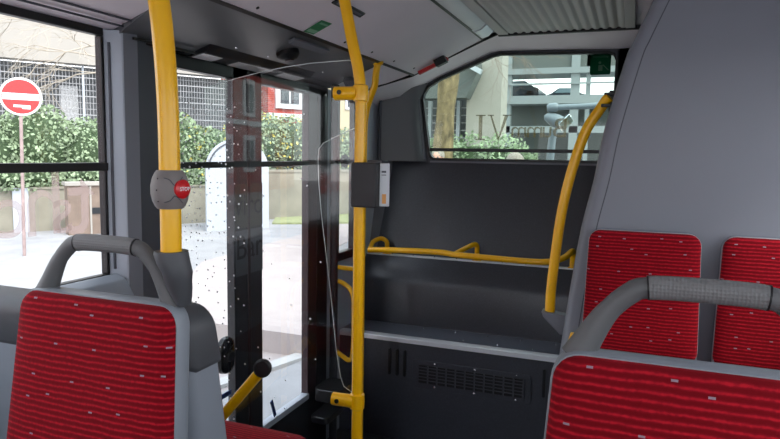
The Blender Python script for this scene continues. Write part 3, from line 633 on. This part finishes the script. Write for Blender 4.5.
# pole 2
p2 = thing('grab_pole', 'tall yellow pole with clamps and black ticket validator beside the door', 'pole', (-.975, 2.2, ZF))
link('tube', MB().tube(smooth([(-.974, 2.2, ZF), (-.975, 2.2, -1.1), (-.976, 2.2, -.56), (-.975, 2.2, -.022), (-.974, 2.2, .20), (-.985, 2.2, .31), (-1.013, 2.2, .426), (-1.046, 2.2, .575), (-1.075, 2.2, .70)], 8), RP, 20), 'yellow', p2)
gdir = Vector((-.998, -.06, 0))
for z, nm in ((.228, 0), (-.975, 0)):
    c0 = Vector((-.975, 2.2, z))
    k = link('clamp', MB().lathe([(.0225, -.032), (.029, -.028), (.030, 0), (.029, .028), (.0225, .032)], c0), 'yellow', p2)
    a_ = link('clamp_arm', MB().tube([c0+gdir*.01+Vector((0, -.008, 0)), c0+gdir*.10+Vector((0, -.008, 0))], .026, 18), 'yellow', k)
    link('clamp_bolt', MB().lathe([(.009, 0), (.009, .004), (.0005, .005)], c0+gdir*.072+Vector((0, -.0335, .002)), (0, -1, 0), 12), 'black', k)
va = thing('ticket_validator', 'dark flat validator box with a pale label strip on the yellow door pole', 'validator', (-.93, 2.19, -.20))
link('box', MB().box(-.984, 2.135, -.198, -.881, 2.235, -.031), 'validator', va, .006)
link('label_strip', MB().obox((-.8645, 2.180, -.113), (.0172, .006, 0), (-.002, .006, 0), (0, 0, .080)), 'label', va, .002)
link('lettering', MB().obox((-.865, 2.1725, -.064), (.008, .0026, 0), (0, .0005, 0), (0, 0, .0035)).obox((-.865, 2.1725, -.076), (.008, .0026, 0), (0, .0005, 0), (0, 0, .0015)), 'pillardark', va)
link('arrow', MB().obox((-.863, 2.1730, -.165), (.007, .0024, 0), (0, .0005, 0), (0, 0, .018)), 'orange', va)
link('bracket', MB().box(-.94, 2.19, -.034, -.88, 2.25, -.022), 'darkframe', va, .002)
# pole 3 far side of the door, with handles to the door pillar
p3 = thing('grab_pole', 'yellow pole behind the door pole, curving up to the ceiling near the rear corner', 'pole', (-1.53, 3.5, ZF))
link('tube', MB().tube(smooth([(-1.41, 3.42, .525), (-1.425, 3.43, .46), (-1.44, 3.45, .40), (-1.485, 3.48, .32), (-1.515, 3.50, .24), (-1.525, 3.50, .1), (-1.53, 3.50, -.5), (-1.53, 3.5, ZF)], 6), .020, 16), 'yellow', p3)
link('ceiling_foot', MB().lathe([(.032, 0), (.030, .012), (.021, .02)], (-1.408, 3.42, .53), (.3, 0, -1)), 'yellow', p3)
link('side_arm', MB().tube(smooth([(-1.755, 3.55, -.715), (-1.60, 3.53, -.715), (-1.53, 3.50, -.715)], 4), .015), 'yellow', p3)
link('side_arm', MB().tube(smooth([(-1.755, 3.55, -.80), (-1.67, 3.54, -.815), (-1.60, 3.52, -.87), (-1.585, 3.51, -1.0), (-1.59, 3.51, -1.25), (-1.62, 3.52, -1.30), (-1.68, 3.54, -1.285), (-1.755, 3.55, -1.245)], 6), .015), 'yellow', p3)
link('mounting_plate', MB().box(-1.765, 3.535, -.88, -1.745, 3.575, -.68), 'yellow', p3, .004)
link('mounting_plate', MB().box(-1.765, 3.535, -1.31, -1.745, 3.575, -1.20), 'yellow', p3, .004)
# pole 4 at the tower
p4 = thing('grab_pole', 'bowed yellow pole clamped to the left edge of the grey tower', 'pole', (-.32, 2.9, -.72))
link('tube', MB().tube(smooth([(-.112, 2.885, .262), (-.126, 2.89, .248), (-.150, 2.9, .210), (-.205, 2.9, .115), (-.255, 2.9, -.054), (-.290, 2.9, -.235), (-.309, 2.9, -.418), (-.323, 2.9, -.604), (-.324, 2.9, -.715)], 6), .0225, 18), 'yellow', p4)
link('foot', MB().prism([(-.360, -.698), (-.225, -.712), (-.245, -.79), (-.272, -.80), (-.350, -.725)], 'y', 2.865, 2.935), 'pillargrey', p4, .006)
link('top_bracket', MB().box(-.145, 2.87, .218, -.085, 2.92, .232).box(-.135, 2.87, .268, -.075, 2.92, .280).box(-.115, 2.89, .20, -.085, 2.94, .29), 'black', p4, .003)
# horizontal rail on the rear platform
rl = thing('grab_rail', 'yellow horizontal rail with three supports above the rear platform', 'rail', (-1.0, 4.1, -.72))
link('tube', MB().tube(smooth([(-1.70, 4.0, -.665), (-1.55, 4.0, -.655), (-1.20, 4.0, -.645), (-1.08, 3.985, -.650), (-.98, 3.975, -.651), (-.60, 3.98, -.657), (-.46, 4.0, -.652), (-.38, 4.04, -.628), (-.345, 4.12, -.600), (-.338, 4.17, -.605), (-.338, 4.20, -.64), (-.338, 4.205, -.715)], 7), .0195, 16), 'yellow', rl)
link('support', MB().tube(smooth([(-1.08, 3.985, -.650), (-1.02, 4.08, -.615), (-.985, 4.17, -.600), (-.975, 4.20, -.62), (-.975, 4.205, -.66), (-.975, 4.206, -.715)], 6), .0165), 'yellow', rl)
link('support', MB().tube(smooth([(-1.69, 4.0, -.665), (-1.715, 4.12, -.625), (-1.68, 4.18, -.605), (-1.645, 4.20, -.625), (-1.64, 4.205, -.66), (-1.64, 4.206, -.715)], 6), .0165), 'yellow', rl)
for x in (-1.64, -.975, -.338): link('foot', MB().box(x-.03, 4.19, -.72, x+.03, 4.228, -.712), 'yellow', rl, .003)
# short yellow bar end behind the right seat
yb = link('grab_bar', MB().tube([(-.100, 1.40, -.385), (-.106, 1.40, -.41), (-.110, 1.40, -.45), (-.05, 1.42, -.60), (.02, 1.42, -1.24)], .011), 'yellow'); tag(yb, 'yellow bar just showing behind the left shoulder of the right seat', 'bar')
# short bar with black end cap behind the left seat
eb = thing('grab_bar', 'short slanting yellow bar with black round end cap in front of the door', 'bar', (-1.42, 1.97, ZF))
ba, bb = Vector((-1.49, 2.02, -1.06)), Vector((-1.265, 1.985, -.808)); bu = (bb-ba).normalized()
link('tube', MB().tube([Vector((-1.70, 2.0, -1.245)), Vector((-1.62, 2.01, -1.17)), ba, bb], .021), 'yellow', eb)
link('end_cap', MB().lathe([(.026, -.012), (.034, -.006), (.035, .01), (.028, .018), (.0005, .020)], bb+Vector((0, -.012, 0)), (.35, -.93, .1)), 'black', eb)

# ------------------------------------------------------------------ glass screens
g0 = Vector((-1.0, 2.2, 0)); g1 = Vector((-1.78, 2.15, 0)); gn = Vector((-.064, .998, 0))*.003
s1 = thing('glass_screen', 'large clear glass screen with white dots between the door pole and the wall', 'screen', (-1.4, 2.27, -1.5))
def gp(u, z): return g0.lerp(g1, u)+Vector((0, 0, z))
out1 = [(0, -1.42), (1, -1.42), (1, .212), (.93, .235), (.86, .255), (.807, .267), (.658, .293), (.502, .318), (.368, .334), (.237, .345), (.13, .349), (.03, .352), (.008, .345), (0, .325)]
N1 = len(out1)
sm = MB(); sm.add([gp(u, z)-gn for u, z in out1]+[gp(u, z)+gn for u, z in out1], [tuple(range(N1)), tuple(range(2*N1-1, N1-1, -1))]+[(i, (i+1) % N1, N1+(i+1) % N1, N1+i) for i in range(N1)])
link('pane', sm, 'screen', s1)
link('pane_edge', MB().tube([gp(u, z) for u, z in out1[5:]+[(0, .24)]], .0015, 6), 'edge', s1)
dm = MB(); rnd = random.Random(3)
gx = gn.normalized(); gt = (g1-g0).normalized()
def dot(u, z, rr):
    c = gp(u, z)-gx*.0052; k = 8
    dm.add([c+(gt*math.cos(2*math.pi*i/k)+Vector((0, 0, 1))*math.sin(2*math.pi*i/k))*rr for i in range(k)], [tuple(range(k))])
for i in range(26):
    for j in range(60):
        z = .20-j*.027; u = 1.0-(i*.026/.785)
        p = max(0, 1-(1-u)*2.3)**.7*(.95 if z > -.35 else .4)+.04
        if rnd.random() < p: dot(u+rnd.uniform(-.012, .012), z+rnd.uniform(-.008, .008), rnd.uniform(.0025, .0045))
link('dot_print', dm, 'dot', s1)
s2 = thing('glass_screen', 'narrow clear screen with a curved pale edge fixed to the door pole', 'screen', (-1.08, 2.25, -1))
o2 = [(-1.0, .105), (-1.05, .085), (-1.11, .060), (-1.15, .040), (-1.168, .018), (-1.172, -.02), (-1.170, -.10), (-1.155, -.25), (-1.12, -.50), (-1.085, -.79), (-1.065, -.90), (-1.05, -.938), (-1.0, -.965)]
link('pane', MB().prism(o2, 'y', 2.232, 2.236), 'screen', s2)
link('pane_edge', MB().tube([(x, 2.234, z) for x, z in o2], .0016, 6), 'edge', s2)

# ================================================================== OUTSIDE
ZG = -2.05
def slab(nm, poly, z0, z1, mt, label, cat): return tag(link(nm, MB().prism(poly, 'z', z0, z1), mt), label, cat)
struct('ground', MB().box(-60, -40, ZG-.3, 60, 60, ZG), 'asphalt')
struct('pavement', MB().prism([(-5.6, -30), (-2.0, -30), (-2.0, 4.0), (-3.5, 6.0), (-5.75, 10.3), (-6.3, 14.5), (-7.4, 30), (-9.0, 30), (-7.4, 9.5), (-6.0, 7.0)], 'z', ZG, ZG+.012), 'paving')
for a, b in (((-3.7, 5.60), (-3.3, 6.6)), ((-2.65, 3.95), (-2.55, 5.4))):
    pass
for (lab, P) in (('pale stone kerb across the paving seen through the right door pane', [(-4.05, 5.4), (-3.72, 4.9), (-3.05, 7.0), (-3.40, 7.5)]), ('pale kerb stone strip nearest the bus door', [(-3.36, 4.4), (-3.24, 4.3), (-2.80, 5.8), (-2.92, 5.95)])):
    tag(link('kerb_stone', MB().prism(P, 'z', ZG+.012, ZG+.05), 'kerb'), lab, 'kerb')
struct('gutter', MB().prism([(-3.3, 3.7), (-2.1, 3.7), (-2.1, 6.2), (-2.75, 6.2)], 'z', ZG+.012, ZG+.018), 'asphalt')
struct('road_verge', MB().prism([(-9.6, 15.5), (-7.5, 16.8), (-5.5, 24), (-8, 26), (-12, 20)], 'z', ZG, ZG+.05), 'grass')
O = Vector((-14, 11, 0)); tt = Vector((.536, .844, 0)); nn = Vector((-.844, .536, 0))
def W(u, dd, z): return O+tt*u+nn*dd+Vector((0, 0, z))
def wbox(mb, u0, u1, d0, d1, z0, z1): return mb.obox(W((u0+u1)/2, (d0+d1)/2, (z0+z1)/2), tt*(u1-u0)/2, nn*(d1-d0)/2, (0, 0, (z1-z0)/2))
# low walls
tag(link('garden_wall', wbox(wbox(MB(), -8, 4.95, 0, .3, ZG, -1.0), -8, 4.95, -.03, .33, -1.0, -.95), 'concrete'), 'low weathered concrete garden wall below the ivy hedge', 'wall')
tag(link('wall_panel', wbox(MB(), -.12, .22, -.06, 0, ZG, -.96), 'board'), 'white upright panel on the low garden wall near the sign post', 'panel')
tag(link('garden_fence', wbox(wbox(MB(), 6.3, 14, 0, .15, ZG, -.60), 6.3, 14, -.03, .2, -.6, -.52), 'concrete'), 'beige garden wall seen through the right door pane', 'wall')
gp_ = thing('gate_pier', 'brown stone gate pier with a pale cap in front of the hedge', 'pier', tuple(W(1.3, -1, ZG)))
link('pier', wbox(MB(), .9, 1.75, -1.2, -.8, ZG, -.86), 'stone', gp_); link('cap', wbox(MB(), .85, 1.8, -1.25, -.75, -.86, -.78), 'slab', gp_)
link('slot', wbox(MB(), 1.42, 1.7, -1.22, -1.19, -1.55, -1.40), 'darkframe', gp_)
link('side_stone', wbox(MB(), 1.38, 1.42, -1.23, -.79, ZG, -.88), 'slab', gp_)
# ivy hedge
def leaves(mb, blobs, cnt, sz, rnd):
    for _ in range(cnt):
        (cx, cy, cz), (rx, ry, rz) = rnd.choice(blobs)
        a = rnd.uniform(0, 2*math.pi); b = math.acos(rnd.uniform(-1, 1)); k = rnd.uniform(.9, 1.1)
        c = Vector((cx+rx*k*math.sin(b)*math.cos(a), cy+ry*k*math.sin(b)*math.sin(a), cz+rz*k*math.cos(b)))
        u = Vector((rnd.gauss(0, 1), rnd.gauss(0, 1), rnd.gauss(0, 1))).normalized(); q = u.orthogonal().normalized(); s_ = sz*rnd.uniform(.6, 1.3)
        mb.add([c-u*s_, c+q*s_*.6, c+u*s_, c-q*s_*.6], [(0, 1, 2, 3)])
def hedge(name, label, specs, n, sz, cat='hedge', yl=0, seed=1, coreshrink=.88):
    rnd = random.Random(seed); base = specs[0][0]
    t = thing(name, label, cat, (base[0], base[1], ZG))
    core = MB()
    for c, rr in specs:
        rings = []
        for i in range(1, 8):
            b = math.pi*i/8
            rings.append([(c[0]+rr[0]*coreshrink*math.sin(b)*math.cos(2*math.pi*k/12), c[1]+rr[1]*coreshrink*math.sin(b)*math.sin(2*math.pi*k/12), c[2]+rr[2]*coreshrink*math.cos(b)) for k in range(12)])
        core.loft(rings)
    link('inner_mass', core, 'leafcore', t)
    m1 = MB(); leaves(m1, specs, n, sz, rnd); link('foliage', m1, 'leaf', t)
    if yl: m2 = MB(); leaves(m2, specs, yl, sz, rnd); link('blossom', m2, 'leafyel', t)
    return t
def hs(lst): return [(tuple(W(u, dd, z)), (ru, ru, rz)) for u, dd, z, ru, rz in lst]
hedge('ivy_hedge', 'light green ivy hedge above the garden wall seen through the left window', hs([(-2.2, 1.5, -.3, 1.3, .9), (-.6, 1.5, -.25, 1.2, 1.0), (.6, 1.4, -.1, 1.0, 1.25), (1.9, 1.5, -.2, 1.1, 1.0), (3.0, 1.6, -.2, 1.0, 1.0), (0, 1, -.75, 1.2, .5), (2, 1, -.7, 1.2, .5)]), 17000, .055, seed=1)
hedge('ivy_hedge', 'taller ivy hedge seen through the dotted left door pane', hs([(4.2, 1.4, -.1, 1.0, 1.2), (5.2, 1.5, -.3, 1.0, 1.0), (4.5, .9, -.8, .9, .6)]), 9000, .055, yl=400, seed=2)
hedge('ivy_hedge', 'hedge with yellow leaves seen through the right door pane', hs([(7.0, 1.6, .2, 1.1, 1.1), (8.3, 1.6, .1, 1.1, 1.1), (9.6, 1.6, -.1, 1.1, 1.0), (10.8, 1.6, -.1, 1.1, 1.0)]), 10000, .055, yl=1300, seed=3)
# flat arched white shape with a dark arc line
ab = thing('arched_shape', 'white arched shape seen through the door', 'board', tuple(W(4.85, -2, ZG)))
pts = [(3.98, ZG), (5.72, ZG)]+[(4.85+.87*math.cos(math.radians(a)), -.45+.80*math.sin(math.radians(a))) for a in range(0, 181, 12)]
bm_ = MB(); n_ = len(pts); bm_.add([W(u, -2.0, z) for u, z in pts]+[W(u, -1.93, z) for u, z in pts], [tuple(range(n_)), tuple(range(2*n_-1, n_-1, -1))]+[(i, (i+1) % n_, n_+(i+1) % n_, n_+i) for i in range(n_)])
link('board', bm_, 'board', ab)
link('arc_line', MB().tube([W(4.85+.80*math.cos(math.radians(a)), -2.01, -.45+.72*math.sin(math.radians(a))) for a in range(60, 181, 10)], .02, 6), 'pillardark', ab)
# building with mesh gallery
bl = thing('gallery_building', 'pale concrete building with a gallery behind wire mesh above the hedge', 'building', tuple(W(2, 6, ZG)))
link('upper_wall', wbox(MB(), -14, 9.4, 6.0, 6.6, 2.88, 12), 'slab', bl)
link('joint', wbox(MB(), 3.35, 3.37, 5.99, 6.01, 2.88, 12), 'backwall', bl)
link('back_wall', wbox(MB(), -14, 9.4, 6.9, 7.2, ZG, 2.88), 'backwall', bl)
link('doorway', wbox(MB(), 2.1, 2.65, 6.8, 6.9, .6, 2.2), 'winwhite', bl)
mf = thing('mesh_fence', 'fine grey wire mesh screen across the building gallery', 'fence', tuple(W(2, 6, ZG)))
mw = MB()
for i in range(147): wbox(mw, -6+i*.105, -6+i*.105+.016, 6.28, 6.30, .5, 2.88)
for j in range(12): wbox(mw, -6, 9.4, 6.27, 6.30, .55+j*.21, .55+j*.21+(.035 if j % 3 == 0 else .018))
link('wire_panel', mw, 'mesh', mf)
for u in (-3.5, -.4, 2.72, 5.8, 8.9): link('post', wbox(MB(), u-.035, u+.035, 6.2, 6.27, ZG, 2.86), 'board', mf)
ch = thing('plaster_house', 'cream plaster house with a dark window beyond the right door pane', 'house', tuple(W(12, 6, ZG)))
link('wall', wbox(MB(), 11.3, 22, 6.0, 9, ZG, 8), 'cream', ch)
wn = link('window', wbox(MB(), 11.5, 12.3, 5.93, 6.0, 1.95, 3.05), 'winwhite', ch); link('pane', wbox(MB(), 11.6, 12.2, 5.91, 5.93, 2.05, 2.5), 'darkglass', wn)
wn = link('window', wbox(MB(), 13.2, 14.0, 5.93, 6.0, 1.95, 3.05), 'winwhite', ch); link('pane', wbox(MB(), 13.3, 13.9, 5.91, 5.93, 2.05, 2.95), 'darkglass', wn)
link('ledge', wbox(MB(), 11.3, 22, 5.9, 6.0, 3.1, 3.2), 'winwhite', ch)
# brick house down the street (seen mirrored in the glass screen) and one added beyond the door in place of its reflection
def brick_house(label, org, du, dn, wid, hgt):
    du = Vector(du).normalized(); dn = Vector(dn).normalized(); org = Vector(org)
    t = thing('brick_house', label, 'house', (org.x, org.y, ZG))
    def bx(mb, u0, u1, d0, d1, z0, z1): return mb.obox(org+du*(u0+u1)/2+dn*(d0+d1)/2+Vector((0, 0, (z0+z1)/2)), du*(u1-u0)/2, dn*(d1-d0)/2, (0, 0, (z1-z0)/2))
    link('wall', bx(MB(), -wid/2, wid/2, 0, 5, ZG, hgt), 'brick', t)
    for k in range(max(1, int(wid/2.4))):
        u = -wid/2+min(1.2, wid/2)+2.4*k
        for z in (-.9, 1.9, 4.6):
            fr = link('window', bx(MB(), u-.62, u+.62, -.1, 0, z-.1, z+1.75), 'winwhite', t)
            link('pane', bx(bx(MB(), u-.42, u-.04, -.12, -.1, z+.1, z+1.5), u+.04, u+.42, -.12, -.1, z+.1, z+1.5), 'darkglass', fr)
    for z in (1.35, 4.1): link('band', bx(MB(), -wid/2, wid/2, -.08, 0, z, z+.25), 'winwhite', t)
    return t
brick_house('red brick house with pale window frames, added beyond the door in place of a reflection', tuple(W(10.35, 5.8, 0)), tt, nn, 1.85, 8)
brick_house('long red brick house further up the street, seen only mirrored in the glass screen', (-15, -21, 0), (0, 1, 0), (-1, 0, 0), 20, 8)
# bare tree
def twigs(mb, p, dr_, ln, rr, dep, rnd):
    q = p+dr_*ln; midp = p.lerp(q, .5)+Vector((rnd.uniform(-1, 1), rnd.uniform(-1, 1), rnd.uniform(-1, 1)))*ln*.08
    mb.tube([p, midp, q], [rr, rr*.85, rr*.65], 6)
    if dep:
        for _ in range(3): twigs(mb, q if _ else midp, (dr_+Vector((rnd.uniform(-1, 1), rnd.uniform(-1, 1), rnd.uniform(-.9, .5)))*.75).normalized(), ln*.68, rr*.6, dep-1, rnd)
bt = thing('bare_tree', 'pale bare tree whose thin twigs hang across the building', 'tree', tuple(W(1.9, 2.6, ZG)))
mb = MB(); mb.tube(smooth([W(3.3, 3.0, ZG), W(3.2, 3, 0), W(2.9, 2.9, 2.2), W(2.9, 2.9, 4.0)], 4), .07, 8); link('trunk', mb, 'twig', bt)
mb = MB(); rnd = random.Random(5)
for z, dv, ln in ((3.2, (-.8, 0, -.25), 1.3), (3.7, (-.9, .1, .0), 1.6), (2.4, (-.7, .1, -.15), 1.0), (4.0, (-.5, 0, .4), 1.6), (3.6, (.6, 0, .2), 1.2), (2.7, (-.9, -.2, .1), 1.2)):
    dd_ = (tt*-dv[0]*-1+Vector((0, 0, dv[2]))).normalized(); twigs(mb, W(2.9, 2.9, z), dd_, ln, .03, 4, rnd)
link('twigs', mb, 'twig', bt)
# no entry sign
sgn = thing('no_entry_sign', 'round red and white no entry sign on a rusty post outside the left window', 'sign', tuple(W(-.33, -4, ZG)))
sc0 = W(-.28, -4, .965); sn = -nn; sx = tt
link('post', MB().tube([W(-.33, -3.96, ZG), W(-.28, -3.96, 1.25)], .03), 'post', sgn)
link('rim', MB().lathe([(.345, -.008), (.355, 0), (.345, .008)], sc0, sn, 40), 'white', sgn)
link('disc', MB().lathe([(.315, .008), (.315, .012), (.0005, .012)], sc0, sn, 40), 'signred', sgn)
link('bar', MB().obox(sc0+sn*.014, sx*.30, (0, 0, .06), sn*.003), 'white', sgn)
link('sticker', MB().obox(sc0+sn*.014+sx*-.06+Vector((0, 0, -.175)), sx*.07, (.0, 0, .022), sn*.002).obox(sc0+sn*.014+sx*.08+Vector((0, 0, -.19)), sx*.07, (0, 0, .035), sn*.002), 'white', sgn, label='white torn sticker remains')

# ---- behind the bus
bb_ = thing('concrete_building', 'pale concrete wall of a building behind the rear window with a slanted soffit', 'building', (-3.5, 12, ZG))
link('wall', MB().box(-3.08, 12, ZG, -2.41, 12.6, 6), 'slab', bb_)
link('soffit', MB().prism([(-5.2, 1.08), (-3.0, 1.08), (-2.78, 1.56), (-2.80, 1.75), (-5.2, 1.75)], 'y', 11.6, 11.98), 'deck', bb_)
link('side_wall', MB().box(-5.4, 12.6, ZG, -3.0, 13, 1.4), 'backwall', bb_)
link('grille', MB().box(-5.4, 12.5, ZG, -3.08, 12.58, -1.2), 'slab', bb_)
link('lamp', MB().obox((-2.82, 11.5, 1.60), (.13, 0, -.07), (0, .05, 0), (.02, 0, .04)), 'board', bb_)
for x in (-4.25, -3.95, -3.35): link('post', MB().box(x-.035, 12.4, ZG, x+.035, 12.5, 1.1), 'board', bb_)
ml = MB()
for j in range(10): ml.box(-5, 12.42, -.4+j*.15, -3.1, 12.44, -.38+j*.15)
link('wire_panel', ml, 'mesh', bb_)
ps = thing('parking_deck', 'open steel parking deck with pale columns behind the rear window', 'parking deck', (0, 17, ZG))
for x in (-3.05, -1.42, .3, 2.0, 3.7): link('column', MB().box(x-.10, 15.9, ZG, x+.10, 16.1, 5.5), 'steel', ps)
link('column', MB().box(-1.17, 15.95, ZG, -1.07, 16.05, 5.5), 'steel', ps)
for z0, z1, y0, y1 in ((1.30, 1.50, 15.85, 21), (2.02, 2.16, 15.85, 16.9), (3.6, 3.9, 15.85, 17)): link('deck_slab', MB().box(-3.15, y0, z0, 6, y1, z1), 'steel', ps)
link('soffit', MB().box(-3.15, 15.95, 2.16, 6, 16.3, 3.05), 'deck', ps)
link('lower_wall', MB().box(-3.15, 16.5, -.2, 6, 16.8, 1.30), 'deck', ps)
link('railing', MB().box(-3.1, 15.86, 1.76, 6, 15.9, 1.80), 'steel', ps)
link('beam', MB().box(-3.1, 15.9, .60, 6, 16.1, .76), 'steel', ps); link('plinth', MB().box(-3.1, 16, ZG, 6, 16.3, -.1), 'deck', ps)
def car(label, x, y, z, ln=1.9, s=1):
    t = thing('car', label, 'car', (x, y, z))
    body = [(-ln, .18), (-ln*.98, .55), (-ln*.62, .66), (-ln*.30, .95), (ln*.40, .97), (ln*.75, .68), (ln*.98, .58), (ln, .2)]
    mb = MB().prism([(x+a*s, z+b*.52) for a, b in body], 'y', y, y+1.6); link('body', mb, 'carpaint', t, .03)
    link('side_window', MB().prism([(x+a*s, z+b*.52) for a, b in [(-ln*.50, .70), (-ln*.27, .90), (ln*.36, .92), (ln*.60, .70)]], 'y', y-.01, y), 'cargl', t)
    for a in (-ln*.62, ln*.62):
        link('wheel', MB().lathe([(.12, -.02), (.12, .12)], (x+a, y, z+.12), (0, 1, 0), 18), 'tyre', t)
car('dark car parked on the deck left of the white column', -3.05, 17, 1.50, .62); car('dark car parked on the deck just left of the pair of columns', -1.9, 19.0, 1.50, .62, -1)
hedge('box_hedge', 'clipped green hedge behind the bus below the parking deck', [((x, 11.2, -.60), (.62, .5, .95)) for x in (-4.4, -3.9, -3.3, -2.75, -2.2)]+[((-1.85, 11.2, -.7), (.45, .45, .85))], 12000, .035, seed=6)
tr = thing('plane_tree', 'mottled plane tree trunk behind the rear window', 'tree', (-3.35, 9.8, ZG))
link('trunk', MB().tube(smooth([(-2.92, 9.8, ZG), (-2.90, 9.8, -.5), (-2.86, 9.8, .6), (-2.80, 9.8, 1.5), (-2.74, 9.8, 3)], 4), [.155+.012*math.sin(i*1.3) for i in range(17)], 14), 'bark', tr)
mb = MB(); rnd = random.Random(9)
for z, dv in ((1.7, (.9, 0, .1)), (2.0, (.7, .2, -.3)), (2.4, (.8, -.1, -.2)), (2.6, (-.8, 0, .3))): twigs(mb, Vector((-2.78, 9.8, z)), Vector(dv).normalized(), .7, .011, 4, rnd)
link('twigs', mb, 'stone', tr)
pv = struct('kerb_walk', MB().box(-6, 5.4, ZG, 3, 9.4, ZG+.24), 'paving')
# people passing behind the bus
def person(label, x, y, h, hairm, coatm, face):
    z0 = ZG+.24; t = thing('person', label, 'person', (x, y, z0))
    V = [(0, 0, .52*h), (0, 0, .66*h), (0, 0, .80*h), (0, 0, .845*h), (0, 0, .875*h), (0, 0, .93*h), (0, 0, .985*h)]
    R_ = [.15, .14, .155, .07, .058, .085, .06]
    E = [(0, 1), (1, 2), (2, 3), (3, 4), (4, 5), (5, 6)]
    def leg(s, fwd):
        b = len(V); V.extend([(s*.09, 0, .48*h), (s*.10, fwd*.08, .27*h), (s*.10, fwd*.16, .045*h), (s*.10, fwd*.16-.13*face, .03*h)]); R_.extend([.095, .062, .042, .04]); E.extend([(0, b), (b, b+1), (b+1, b+2), (b+2, b+3)])
    def arm(s):
        b = len(V); V.extend([(s*.19, 0, .80*h), (s*.24, .02, .64*h), (s*.25, -.06*face, .50*h), (s*.25, -.08*face, .46*h)]); R_.extend([.06, .047, .034, .03]); E.extend([(2, b), (b, b+1), (b+1, b+2), (b+2, b+3)])
    leg(-1, 1); leg(1, -1); arm(-1); arm(1)
    me = bpy.data.meshes.new('body'); me.from_pydata(V, E, []); o = bpy.data.objects.new('body', me); C.objects.link(o); o.parent = t
    me.materials.append(M['skin']); me.materials.append(coatm); me.materials.append(M['trouser'])
    md = o.modifiers.new('skin', 'SKIN'); sv = me.skin_vertices[0].data
    for i, rr in enumerate(R_): sv[i].radius = (rr, rr*(.75 if i < 3 else 1)); 
    sv[0].use_root = True
    md2 = o.modifiers.new('sub', 'SUBSURF'); md2.levels = 2; md2.render_levels = 2
    dg = bpy.context.evaluated_depsgraph_get(); em = bpy.data.meshes.new_from_object(o.evaluated_get(dg)); o.modifiers.clear(); o.data = em
    for mm in (M['skin'], coatm, M['trouser']):
        if len(em.materials) < 3: em.materials.append(mm)
    for p in em.polygons:
        c = p.center; p.material_index = 0 if (c.z > .855*h or c.z < .49*h and abs(c.x) > .2) else (1 if c.z > .48*h else 2); p.use_smooth = True
    mb = MB(); hc = (x, y+.012*face, z0+.945*h)
    mb.lathe([(.085*math.sin(math.pi*i/10)+.006, -.105*math.cos(math.pi*i/10)) for i in range(4, 11)], (hc[0], hc[1]+.015*face, hc[2]), (0, .45*face, 1), 18)
    link('hair', mb, hairm, t)
    fc = MB()
    for s in (-1, 1): fc.lathe([(.012, -.006), (.008, .006)], (x+s*.03, y-.078*face, z0+.935*h), (0, -face, 0), 8)
    link('eyes', fc, 'pillardark', t)
    link('nose', MB().lathe([(.016, 0), (.006, .03)], (x, y-.075*face, z0+.918*h), (0, -face, .1), 8), 'skin', t)
    link('mouth', MB().box(x-.022, y-.078*face-.005, z0+.896*h, x+.022, y-.078*face+.005, z0+.901*h), 'signred', t)
    link('ears', MB().lathe([(.022, -.008), (.014, .008)], (x-.086, y, z0+.925*h), (1, 0, 0), 8).lathe([(.022, -.008), (.014, .008)], (x+.086, y, z0+.925*h), (1, 0, 0), 8), 'skin', t)
    return t
person('person in a blue coat behind the bus, head at the rear window\'s left corner', -2.43, 8.0, 1.91, M['hair'], M['coat'], 1)
person('grey haired person with their back turned, head at the middle of the rear window sill', -1.03, 5.9, 1.85, M['hair'], M['trouser'], -1)
# exterior mirror on its arm behind the rear window
em = thing('wing_mirror', 'grey wing mirror of the vehicle standing close behind the rear window', 'mirror', (-.3, 6.1, ZG))
link('arm', MB().tube(smooth([(-.70, 6.0, .455), (-.5, 6.0, .462), (-.10, 6.0, .460), (.15, 6.1, .30), (.15, 6.3, -.4)], 6), .026), 'mirror', em)
link('joint', MB().lathe([(.03, -.05), (.042, -.03), (.042, .03), (.03, .05)], (-.725, 6.0, .455), (1, 0, .1)), 'mirror', em)
link('housing', MB().lathe([(.0005, -.12), (.035, -.10), (.055, -.05), (.062, 0), (.06, .05), (.045, .085), (.0005, .10)], (-.69, 6.0, .335), (.8, 0, -.35)), 'mirror', em)
link('mirror_glass', MB().obox((-.600, 5.95, .315), (.045, 0, .045), (.022, 0, -.035), (.01, -.01, .0)), 'mirrorglass', em, .004)
link('stalk', MB().tube([(-.71, 6.02, .26), (-.725, 6.02, .10), (-.74, 6.02, -.2)], .036), 'mirror', em)
vn = thing('van', 'pale vehicle standing close behind the bus, half hidden by the grey tower', 'van', (.9, 7.4, ZG))
vb = [(6.25, -1.45), (6.22, -.75), (6.32, -.45), (6.75, .50), (7.0, .62), (9.2, .62), (9.2, -1.5)]
link('body', MB().prism([(a, b) for a, b in vb], 'x', .02, 1.9), 'board', vn, .04)
link('windscreen', MB().obox((.96, 6.49, .06), (.85, 0, 0), (0, .17, .38), (0, -.02, .009)), 'cargl', vn)
for x in (.25, 1.65): 
    for y in (6.8, 8.6): link('wheel', MB().lathe([(.33, -.1), (.35, 0), (.33, .1)], (x, y, -1.60), (1, 0, 0), 22), 'tyre', vn)
